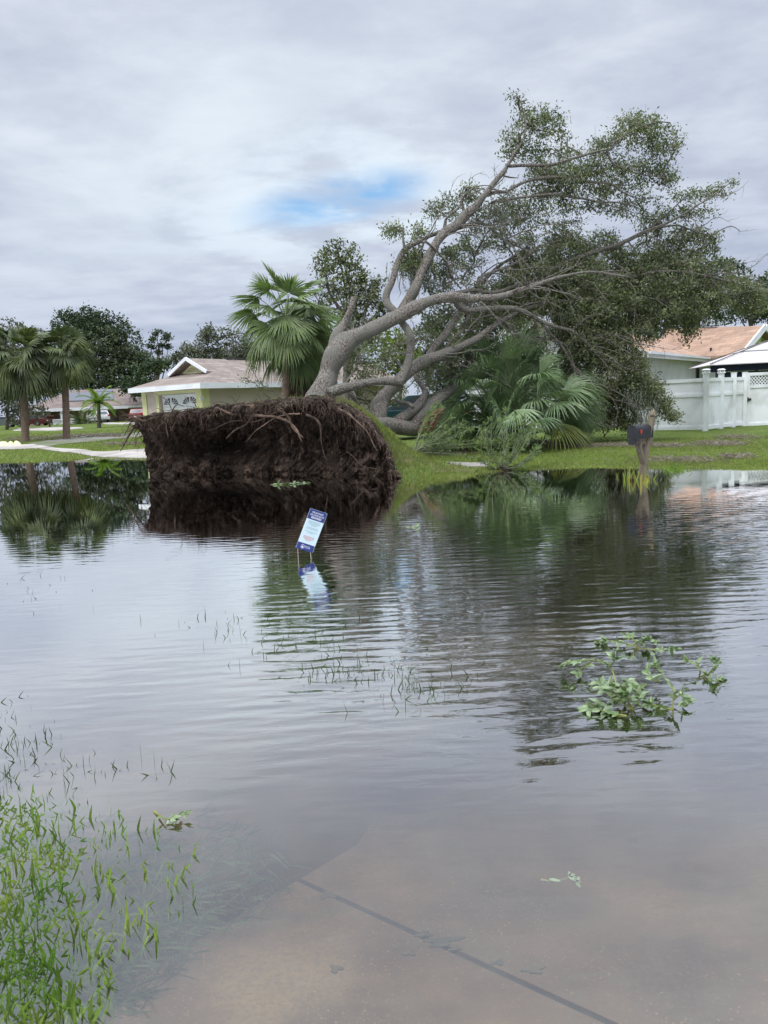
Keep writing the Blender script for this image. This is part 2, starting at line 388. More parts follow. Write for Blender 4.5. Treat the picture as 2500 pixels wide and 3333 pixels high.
# --- water: a closed body with tannin-brown absorption, rippled surface
mw = bpy.data.materials.new('flood_water'); mw.use_nodes = True; nt = mw.node_tree; nt.nodes.clear(); q = NT(nt)
geo = nt.nodes.new('ShaderNodeNewGeometry'); pos = geo.outputs['Position']
x_, y_, z_ = q.sep(pos)
warp = q.noise(pos, 0.9, 3, 0.5); warp2 = q.noise(q.vm('ADD', pos, (4, 9, 0)), 2.6, 3, 0.5)
def waves(angle, lam, dist, amp):
    c_, s_ = cos(angle), sin(angle)
    ph = q.m('ADD', q.m('MULTIPLY', x_, s_), q.m('MULTIPLY', y_, c_))
    ph = q.m('ADD', q.m('MULTIPLY', ph, 2*pi/lam), q.m('ADD', q.m('MULTIPLY', warp, dist), q.m('MULTIPLY', warp2, dist*0.35)))
    return q.m('MULTIPLY', q.m('SINE', ph), amp)
nzs = q.noise(q.vm('MULTIPLY', pos, (0.50, 1.9, 1)), 6.0, 3, 0.5, 0.5)
nzf = q.noise(q.vm('MULTIPLY', pos, (0.7, 1.7, 1)), 13, 3, 0.5, 0.3)
h = q.m('ADD', waves(0.10, 0.165, 12, 0.00055), waves(-0.14, 0.118, 12, 0.00032))
h = q.m('ADD', h, waves(0.02, 0.075, 9, 0.00014))
h = q.m('ADD', h, q.m('MULTIPLY', nzs, 0.0030))
h = q.m('ADD', h, q.m('MULTIPLY', nzf, 0.00045))
# wind patch: strongest 3.5 to 10 m away, calmer near the bank and near the viewer
amp = q.m('MULTIPLY', q.mr(y_, 2.2, 4.2), q.mr(y_, 8.4, 11.8, 1.0, 0.0))
amp = q.m('MULTIPLY', amp, q.mr(q.noise(q.vm('MULTIPLY', pos, (0.30, 0.42, 1)), 1.0, 3, 0.5), 0.34, 0.58, 0.35, 1.0))
amp = q.m('MULTIPLY', amp, q.mr(y_, 4.6, 8.0, 1.0, 0.55))
lull = q.m('MULTIPLY', q.mr(x_, -2.6, -0.4, 0.30, 1.0), 1.0)
amp = q.m('MULTIPLY', q.m('MULTIPLY_ADD', amp, 1.2, 0.075), lull)
bn = nt.nodes.new('ShaderNodeBump'); bn.inputs['Distance'].default_value = 1.0; q.l(q.m('MULTIPLY', h, amp), bn.inputs['Height'])
# reflectance as a function of the grazing angle
cosv = q.m('ABSOLUTE', q.vm('DOT_PRODUCT', bn.outputs[0], geo.outputs['Incoming']))
fr = q.mr(cosv, 0.13, 0.80, 0.94, 0.025)
gl = nt.nodes.new('ShaderNodeBsdfGlossy'); gl.inputs['Roughness'].default_value = 0.0; gl.inputs[0].default_value = (0.97, 0.97, 0.97, 1); q.l(bn.outputs[0], gl.inputs['Normal'])
tr = nt.nodes.new('ShaderNodeBsdfTransparent'); mx = nt.nodes.new('ShaderNodeMixShader')
q.l(fr, mx.inputs[0]); q.l(tr.outputs[0], mx.inputs[1]); q.l(gl.outputs[0], mx.inputs[2])
out = nt.nodes.new('ShaderNodeOutputMaterial'); q.l(mx.outputs[0], out.inputs[0])
va = nt.nodes.new('ShaderNodeVolumeAbsorption'); va.inputs[0].default_value = (0.68, 0.58, 0.40, 1); va.inputs[1].default_value = 8.0; q.l(va.outputs[0], out.inputs[1])
wb = MB(); wb.box(-88, 88, -2.5, 60, -1.4, 0.0); tag(wb.build('water', mw, loc=(0, 0, 0)), kind='structure')

# --- far pavement and drive on the left
m_side = mat('pale_concrete', (0.42, 0.38, 0.34), (0.34, 0.31, 0.28), 1.2, c3=(0.25, 0.22, 0.19), s3=0.7)
m_drv = mat('worn_asphalt', (0.22, 0.20, 0.175), (0.14, 0.13, 0.115), 0.9, c3=(0.10, 0.12, 0.05), s3=0.5)
def ribbon(name, top, bot, m, n=40, mth=8, th=0.03, kind='structure'):
    T = np.array([GT(*p, off=0.004)[:2] for p in top]); B_ = np.array([GT(*p, off=0.004)[:2] for p in bot])
    def rs(P, n): 
        d = np.r_[0, np.cumsum(np.linalg.norm(np.diff(P, axis=0), axis=1))]; t = np.linspace(0, d[-1], n)
        return np.stack([np.interp(t, d, P[:, 0]), np.interp(t, d, P[:, 1])], 1)
    T, B_ = rs(T, n), rs(B_, n); t = np.linspace(0, 1, mth)[:, None, None]
    XY = B_[None]*(1-t) + T[None]*t; X_, Y_ = XY[..., 0], XY[..., 1]; Z = terr(X_, Y_) + th
    mb = MB(); mb.add(*gridmesh(X_, Y_, Z), rnd=.5)
    # skirt so that it has a real edge
    ring = np.concatenate([XY[0], XY[:, -1], XY[-1, ::-1], XY[::-1, 0]]); zr = terr(ring[:, 0], ring[:, 1])
    k_ = len(ring); V = np.vstack([np.c_[ring, zr+th], np.c_[ring, zr-0.08]]); F = [(i, (i+1) % k_, k_+(i+1) % k_, k_+i) for i in range(k_)]
    mb.add(V, F, rnd=.5)
    return tag(mb.build(name, m, smooth=False), kind=kind)
ribbon('sidewalk', [(-300, 1455), (0, 1452), (108, 1447), (180, 1459), (300, 1470), (400, 1467), (520, 1460)], [(-300, 1466), (0, 1464), (125, 1461), (200, 1472), (290, 1484), (400, 1491), (540, 1494)], m_side)
ribbon('driveway_far', [(92, 1444), (200, 1427), (330, 1417), (460, 1408), (640, 1398)], [(150, 1455), (260, 1441), (380, 1429), (460, 1422), (660, 1410)], m_drv, th=0.022)
ribbon('pavement', [(60, 1394), (150, 1392), (265, 1391)], [(40, 1402), (180, 1402), (272, 1395)], m_side, th=0.03)
ribbon('pavement', [(330, 1376), (420, 1375), (520, 1374)], [(340, 1381), (430, 1381), (520, 1381)], m_side, th=0.03)
ribbon('garden_path', [(1370, 1509), (1480, 1507), (1590, 1507)], [(1375, 1518), (1480, 1520), (1590, 1519)], m_side, th=0.03)

# --- grass blades
m_grass = mat('grass_blades', (0.15, 0.20, 0.035), (0.20, 0.235, 0.055), 1.4, rough=0.6, rnd=0.8, transl=0.25, c3=(0.17, 0.19, 0.06), s3=0.9)
def blades(P, H, Wd, lean=0.5):
    n = len(P); a = RNG.random(n)*2*pi; l = RNG.random(n)*lean; a2 = RNG.random(n)*2*pi
    side = np.stack([np.cos(a), np.sin(a), 0*a], 1)*(Wd/2)[:, None]
    tip = P + np.stack([np.cos(a2)*l*H, np.sin(a2)*l*H, H*np.sqrt(1-0.5*l**2)], 1)
    V = np.stack([P-side, P+side, tip], 1).reshape(-1, 3); F = np.arange(3*n).reshape(-1, 3)
    return V, F, np.repeat(RNG.random(n), 3)
def lawn_pts(n, pxr, dmin=0.0, dmax=12, bias=1.0):
    X_ = []; 
    while sum(map(len, X_)) < n:
        px = RNG.uniform(*pxr, n*2); t = RNG.random(n*2)**bias
        yb_guess = 12 + 30*RNG.random(n*2)
        Yc = dmin + (dmax-dmin)*t
        # world x from column at that depth
        xx = (px-1250)/FPX*1.0
        y = np.zeros(n*2); y += 16
        for _ in range(6): y = np.interp(xx*y, bank[:, 0], bank[:, 1]) + Yc
        X_.append(np.stack([xx*y, y], 1))
    P = np.vstack(X_)[:n]; return np.c_[P, terr(P[:, 0], P[:, 1])-0.004]
P = lawn_pts(52000, (1370, 2560), -0.25, 10, 1.7); nn = len(P)
pat = fbm(P*[1.3, 1.3, 0], 2)
g = MB(); V, F, r = blades(P, (0.025+0.05*RNG.random(nn))*(1+0.5*pat), np.full(nn, 0.011), 1.1); g.add(V, F, rnd=r)
tag(g.build('lawn_grass', m_grass, loc=(6, 18, 0)), 'bright green short grass on the far lawn right of the roots', 'grass', kind='stuff')
P = lawn_pts(26000, (-60, 500), -0.2, 30, 1.2); nn = len(P)
# keep paths clear
def inpoly(P, poly):
    x, y = P[:, 0], P[:, 1]; ins = np.zeros(len(P), bool); n = len(poly)
    for i in range(n):
        x1, y1 = poly[i]; x2, y2 = poly[(i+1) % n]
        c_ = ((y1 > y) != (y2 > y)) & (x < (x2-x1)*(y-y1)/(y2-y1+1e-12)+x1); ins ^= c_
    return ins
for top, bot in [([(0, 1452), (108, 1447), (180, 1459), (300, 1470), (400, 1467), (520, 1460)], [(0, 1464), (125, 1461), (200, 1472), (290, 1484), (400, 1491), (540, 1494)]),
                 ([(92, 1444), (200, 1427), (330, 1417), (460, 1408)], [(150, 1455), (260, 1441), (380, 1429), (460, 1422)])]:
    poly = [GT(*p)[:2] for p in top] + [GT(*p)[:2] for p in bot[::-1]]; P = P[~inpoly(P, poly)]
nn = len(P); g = MB(); V, F, r = blades(P, 0.04+0.06*RNG.random(nn), np.full(nn, 0.022), 0.9); g.add(V, F, rnd=r)
tag(g.build('lawn_grass', m_grass, loc=(-12, 30, 0)), 'green grass of the far lawn beside the pale path', 'grass', kind='stuff')
# ================================================================ trees
m_bark = mat('oak_bark', (0.30, 0.268, 0.232), (0.105, 0.09, 0.075), 26, rough=0.95, bump=0.06, bscale=34, c3=(0.19, 0.182, 0.155), s3=2.6, stretch=(1.2, 1.2, 0.9), contrast=(0.40, 0.60), spec=.12)
m_barkd = mat('dark_bark', (0.13, 0.115, 0.095), (0.07, 0.06, 0.05), 6, rough=0.9, bump=0.02, bscale=20)
m_leaf_oak = mat('oak_leaves', (0.145, 0.170, 0.070), (0.082, 0.105, 0.040), 1.2, rough=0.5, rnd=1.2, transl=0.25, spec=0.4, c3=(0.20, 0.215, 0.12), s3=1.3)
m_leaf_dk = mat('dark_leaves', (0.055, 0.082, 0.035), (0.030, 0.052, 0.022), 0.35, rough=0.7, rnd=1.0, transl=0.15, c3=(0.085, 0.105, 0.055), s3=0.12)
m_leaf_gy = mat('grey_leaves', (0.11, 0.12, 0.075), (0.065, 0.078, 0.045), 0.7, rough=0.7, rnd=1.0, transl=0.15, c3=(0.16, 0.165, 0.125), s3=0.5)
m_leaf_yl = mat('yellow_green_leaves', (0.16, 0.21, 0.03), (0.09, 0.14, 0.02), 0.9, rough=0.6, rnd=0.9, transl=0.3)
def leafset(C, size, aspect=0.42, droop=0.2, out=None):
    """one folded lozenge leaf of two triangles' worth (a quad) per centre"""
    n = len(C); d = unit(RNG.normal(size=(n, 3)) + (out if out is not None else 0) + np.array([0, 0, -droop]))
    s = unit(np.cross(d, RNG.normal(size=(n, 3)))); L = size*(0.65+0.7*RNG.random(n))[:, None]; w = L*aspect*0.5
    up = np.cross(s, d)*w*0.35
    V = np.stack([C-d*L*0.5, C+s*w-d*L*0.05+up, C+d*L*0.5, C-s*w-d*L*0.05+up], 1).reshape(-1, 3)
    F = np.arange(4*n).reshape(-1, 4); return V, F
def grow(skel, skr, targets, step=0.5, jit=0.12, bow=0.10, r0=0.004, maxr=0.08):
    """joins every target to the nearest branch with bent twigs; returns segments"""
    sk = np.asarray(skel, float); tg = np.asarray(targets, float)
    d0 = np.array([np.min(((sk-t)**2).sum(1)) for t in tg]); tg = tg[np.argsort(d0)]
    cap = len(sk) + int(len(tg)*14)+100; N = np.zeros((cap, 3)); par = np.full(cap, -1); N[:len(sk)] = sk; n = len(sk); ends = []
    cost = np.zeros(cap)
    for t in tg:
        dd = np.sqrt(((N[:n]-t)**2).sum(1)); j = int(np.argmin(dd + 0.25*cost[:n])); L = dd[j]
        kk = int(min(12, max(1, math.ceil(L/step)))); prev = j
        side = RNG.normal(size=3)*bow*L
        for i in range(1, kk+1):
            if n >= cap-2: break
            f = i/kk; p = N[j]*(1-f) + t*f + side*math.sin(pi*f) + (RNG.normal(size=3)*jit*step*0.5 if i < kk else 0)
            N[n] = p; par[n] = prev; cost[n] = cost[prev] + np.linalg.norm(p-N[prev]); prev = n; n += 1
        ends.append(prev)
    cnt = np.zeros(n); 
    for e in ends: cnt[e] += 1
    for i in range(n-1, len(sk)-1, -1):
        if par[i] >= len(sk): cnt[par[i]] += cnt[i]
    rad = np.minimum(r0*np.maximum(cnt, 1)**0.5, maxr)
    idx = np.arange(len(sk), n); A = N[par[idx]]; B = N[idx]; rB = rad[idx]
    rA = np.where(par[idx] >= len(sk), np.minimum(rad[par[idx]], rB*1.6), rB*1.15)
    return A, B, rA, rB, tg
def seg_tubes(mb, A, B, rA, rB, sides=4):
    d = unit(B-A); ref = np.where(np.abs(d[:, 2:3]) < 0.9, np.array([[0, 0, 1.0]]), np.array([[1.0, 0, 0]]))
    a = unit(np.cross(d, ref)); b = np.cross(d, a); n = len(A); ang = np.arange(sides)*2*pi/sides
    rg = np.cos(ang)[None, :, None]*a[:, None] + np.sin(ang)[None, :, None]*b[:, None]
    V = np.concatenate([A[:, None]+rg*rA[:, None, None], B[:, None]+rg*rB[:, None, None]], 1).reshape(-1, 3)
    k_ = np.arange(sides); f = np.stack([k_, (k_+1) % sides, sides+(k_+1) % sides, sides+k_], 1)
    F = (f[None] + (np.arange(n)*2*sides)[:, None, None]).reshape(-1, 4); mb.add(V, F, rnd=0.5)
def cluster(C, n, spread, flat=0.8):
    """n points in a soft clump round each centre"""
    r = RNG.normal(size=(len(C), n, 3))*spread; r[..., 2] *= flat
    return (C[:, None] + r).reshape(-1, 3)

# ---------------- the uprooted oak: limbs traced as (px, py, radius_px), depth from Y0 to Y1
limbs = [
 (17.6, 19.0, [(1036, 1320, 56), (1044, 1290, 50), (1054, 1258, 42), (1066, 1225, 37), (1080, 1185, 36), (1096, 1150, 37), (1119, 1119, 36), (1145, 1100, 29), (1180, 1085, 26), (1220, 1066, 25), (1278, 1037, 25), (1336, 1010, 24), (1384, 986, 20), (1432, 970, 18), (1480, 966, 17), (1529, 970, 14), (1577, 970, 13), (1625, 966, 11), (1664, 955, 9), (1740, 930, 7), (1830, 900, 5), (1930, 885, 4), (2040, 900, 3)]),
 (18.0, 18.0, [(1096, 1130, 30), (1100, 1095, 24), (1119, 1057, 15), (1140, 1013, 11), (1150, 975, 9), (1153, 968, 4)]),
 (18.7, 20.5, [(1300, 1035, 20), (1312, 1010, 20), (1326, 985, 19), (1350, 941, 17), (1369, 893, 15), (1394, 840, 15), (1422, 787, 14), (1451, 753, 15), (1485, 734, 14), (1513, 703, 16), (1547, 674, 12), (1581, 631, 9), (1610, 592, 8), (1639, 559, 7), (1656, 532, 6), (1677, 496, 4.5), (1701, 457, 4), (1712, 410, 3), (1705, 360, 2), (1690, 318, 1.3)]),
 (18.6, 19.6, [(1300, 1030, 15), (1287, 1016, 14), (1262, 989, 14), (1259, 955, 13), (1278, 912, 11), (1292, 864, 10), (1316, 816, 10), (1350, 792, 9), (1379, 780, 8), (1394, 768, 8), (1422, 758, 7), (1451, 750, 7)]),
 (19.0, 19.0, [(1318, 820, 5), (1312, 777, 4), (1311, 745, 3), (1290, 738, 1.5)]),
 (17.4, 18.4, [(1070, 1282, 20), (1100, 1268, 19), (1143, 1259, 17), (1201, 1245, 14), (1263, 1241, 13), (1307, 1245, 13)]),
 (18.4, 18.9, [(1300, 1247, 14), (1318, 1210, 14), (1330, 1175, 13), (1337, 1130, 13), (1336, 1095, 13), (1321, 1066, 12), (1302, 1040, 12)]),
 (18.2, 21.5, [(1222, 1375, 34), (1229, 1340, 31), (1241, 1305, 26), (1268, 1270, 22), (1303, 1236, 20), (1345, 1198, 19), (1393, 1170, 18), (1431, 1158, 18), (1470, 1141, 15), (1513, 1122, 13), (1552, 1102, 11), (1610, 1060, 9), (1700, 1010, 7), (1800, 985, 5), (1900, 985, 3)]),
 (19.6, 21.0, [(1405, 1165, 16), (1410, 1130, 15), (1441, 1100, 13), (1470, 1059, 12), (1494, 1020, 11), (1520, 980, 9), (1560, 930, 7), (1620, 870, 5), (1680, 830, 4)]),
 (19.8, 20.6, [(1445, 1150, 7), (1470, 1107, 6), (1509, 1069, 5), (1521, 1030, 5), (1530, 990, 4), (1560, 900, 3)]),
 (18.0, 19.2, [(1225, 1382, 26), (1260, 1385, 27), (1300, 1390, 26), (1345, 1396, 24), (1380, 1393, 18)]),
 (18.7, 19.6, [(1287, 1372, 18), (1320, 1350, 18), (1348, 1332, 17), (1369, 1308, 14), (1383, 1276, 11), (1366, 1245, 9), (1352, 1225, 8), (1357, 1205, 5)]),
 (18.8, 21.5, [(1335, 1400, 22), (1362, 1362, 22), (1393, 1332, 22), (1431, 1295, 20), (1470, 1264, 18), (1489, 1222, 14), (1513, 1189, 12), (1550, 1150, 10), (1620, 1100, 7)]),
 (18.6, 18.9, [(1345, 1325, 8), (1325, 1312, 7), (1300, 1309, 6), (1285, 1300, 4)]),
 (19.6, 22.0, [(1470, 966, 12), (1484, 980, 12), (1500, 1000, 12), (1529, 1011, 11), (1577, 1005, 10), (1625, 1003, 9), (1673, 1005, 9), (1714, 1017, 8), (1757, 1043, 7), (1801, 1062, 7), (1839, 1070, 6), (1862, 1077, 6), (1893, 1103, 5), (1926, 1130, 5), (1990, 1180, 3.5), (2088, 1227, 2.5), (2130, 1290, 1.6), (2180, 1360, 1)]),
 (20.8, 21.2, [(1757, 1043, 6), (1795, 1086, 5), (1828, 1124, 5), (1860, 1179, 5), (1893, 1227, 4), (1958, 1255, 3.5), (2030, 1290, 2.5), (2080, 1330, 1.5)]),
 (21.0, 20.6, [(1870, 1200, 4), (1877, 1260, 3.6), (1882, 1325, 3.3), (1915, 1363, 3), (1974, 1396, 2)]),
 (20.9, 21.2, [(1995, 1300, 2.5), (2010, 1340, 2), (1995, 1390, 1.4)]),
 (19.5, 21.5, [(1476, 958, 9), (1510, 950, 8), (1543, 944, 7), (1615, 951, 6), (1673, 931, 5.5), (1745, 902, 4.5), (1800, 908, 4), (1840, 925, 3), (1900, 960, 2)]),
 (21.5, 22.5, [(1930, 885, 4.5), (2067, 896, 4), (2121, 886, 4.5), (2186, 882, 4.5), (2251, 888, 4), (2360, 913, 3), (2440, 935, 1.5)]),
 (20.5, 22.6, [(1664, 955, 8), (1760, 900, 7), (1850, 850, 6.5), (1941, 818, 6.5), (2028, 789, 6.5), (2086, 760, 6), (2124, 745, 5), (2187, 718, 4), (2254, 678, 3), (2336, 625, 2), (2375, 596, 1.2)]),
 (22.3, 22.6, [(2124, 745, 4), (2200, 735, 3), (2270, 755, 2.2), (2330, 775, 1.2)]),
 (22.2, 22.6, [(2100, 752, 3.5), (2150, 715, 3), (2215, 655, 2), (2260, 615, 1.2)]),
 (20.0, 20.8, [(1654, 536, 6), (1690, 538, 5.5), (1730, 539, 5.5), (1803, 534, 5.2), (1875, 515, 4.5), (1930, 495, 4), (1989, 483, 3.6), (1999, 466, 3), (2047, 432, 2.5), (2086, 413, 1.8), (2140, 400, 1.2)]),
 (20.6, 21.0, [(1975, 487, 3), (1985, 512, 3), (2013, 543, 2.6), (2086, 567, 2), (2160, 580, 1.4)]),
 (19.9, 21.0, [(1586, 636, 6), (1615, 625, 5.5), (1648, 622, 5), (1682, 602, 5), (1720, 588, 5), (1750, 582, 5), (1830, 578, 4.5), (1902, 586, 4.5), (1989, 600, 3.5), (2037, 630, 2.3), (2100, 650, 1.4)]),
 (20.0, 21.2, [(1600, 660, 5), (1680, 645, 4.5), (1760, 636, 4.5), (1827, 633, 4), (1899, 645, 4), (1952, 657, 3), (2050, 665, 2), (2110, 690, 1.2)]),
 (19.8, 20.4, [(1482, 742, 8), (1510, 735, 6.5), (1547, 727, 5.5), (1581, 732, 5), (1619, 761, 4.5), (1648, 785, 3.8), (1701, 809, 2.6), (1760, 850, 1.6)]),
 (19.6, 19.6, [(1446, 752, 6), (1450, 725, 5), (1457, 706, 4), (1499, 669, 3), (1505, 640, 1.8)]),
 (19.9, 19.9, [(1522, 700, 6), (1509, 684, 5), (1503, 650, 4), (1504, 626, 3), (1513, 607, 2)]),
 (19.9, 19.9, [(1505, 630, 2.6), (1514, 608, 2.2), (1537, 631, 1.2)]),
 (20.2, 20.2, [(1634, 570, 3), (1660, 577, 2.5), (1688, 579, 1.2)]),
 (18.9, 19.9, [(1385, 785, 4), (1420, 815, 4), (1450, 850, 3.5), (1470, 900, 3), (1500, 940, 2)]),
 (18.8, 19.2, [(1380, 785, 4), (1370, 830, 3), (1375, 880, 2.4)]),
 (20.5, 20.2, [(1500, 925, 4), (1515, 890, 3.5), (1545, 850, 3), (1530, 800, 2.3), (1528, 850, 1)]),
 (19.9, 20.8, [(1550, 935, 6), (1570, 900, 5), (1620, 880, 4.5), (1690, 850, 4), (1760, 800, 3), (1840, 780, 2)]),
 (18.4, 18.0, [(1045, 1250, 5), (1040, 1270, 4), (1030, 1290, 3)]),
 (20.9, 21.6, [(1860, 1076, 4), (1900, 1040, 3.6), (1960, 1018, 3), (2040, 1010, 2)]),
 (21.0, 21.6, [(1900, 1110, 3.5), (1950, 1092, 3), (2020, 1088, 2)]),
 (20.3, 21.3, [(1580, 1000, 5), (1600, 1030, 4.5), (1650, 1060, 4), (1700, 1110, 3)]),
 (19.2, 19.6, [(1130, 1262, 8), (1170, 1330, 8), (1150, 1360, 7)]),
 (21.5, 22.5, [(1990, 850, 4), (2060, 905, 3.5), (2120, 960, 3), (2180, 990, 2.4), (2240, 1060, 1.4)]),
 (21.5, 22.0, [(1960, 870, 3.5), (2010, 895, 3), (2040, 955, 2.4), (2053, 980, 1.5)]),
]
oak_base = W(1050, 1290, 17.7); oak_base[2] = 0.0
oak = thing('fallen_oak_tree', 'huge uprooted oak with its muddy root plate torn up at the water edge', 'tree', oak_base)
tb = MB(); tb2 = MB(); skel = []; skr = []
for (ya, yb_, pts) in limbs:
    P = crom(pts, 5); L = np.r_[0, np.cumsum(np.hypot(np.diff(P[:, 0]), np.diff(P[:, 1])))]; t = L/L[-1]
    Y = ya + (yb_-ya)*t; Q = np.array([W(a[0], a[1], y) for a, y in zip(P, Y)]); R_ = P[:, 2]*Y/FPX*0.95
    Q[1:-1, 1] += (fbm(Q[1:-1]*1.7, 2))*0.10
    (tb if R_[0] > 0.075 else tb2).tube(Q, np.maximum(R_, 0.006), sides=14 if R_[0] > 0.1 else 7, noise=0.24 if R_[0] > 0.06 else 0.10, nfreq=2.2, rnd=0.5)
    skel.append(Q); skr.append(R_)
SK = np.vstack(skel); SR = np.concatenate(skr)
tb.build('trunk', m_bark, oak, smooth=True)
tag(tb2.build('branches', m_bark, oak, smooth=True), kind='stuff')
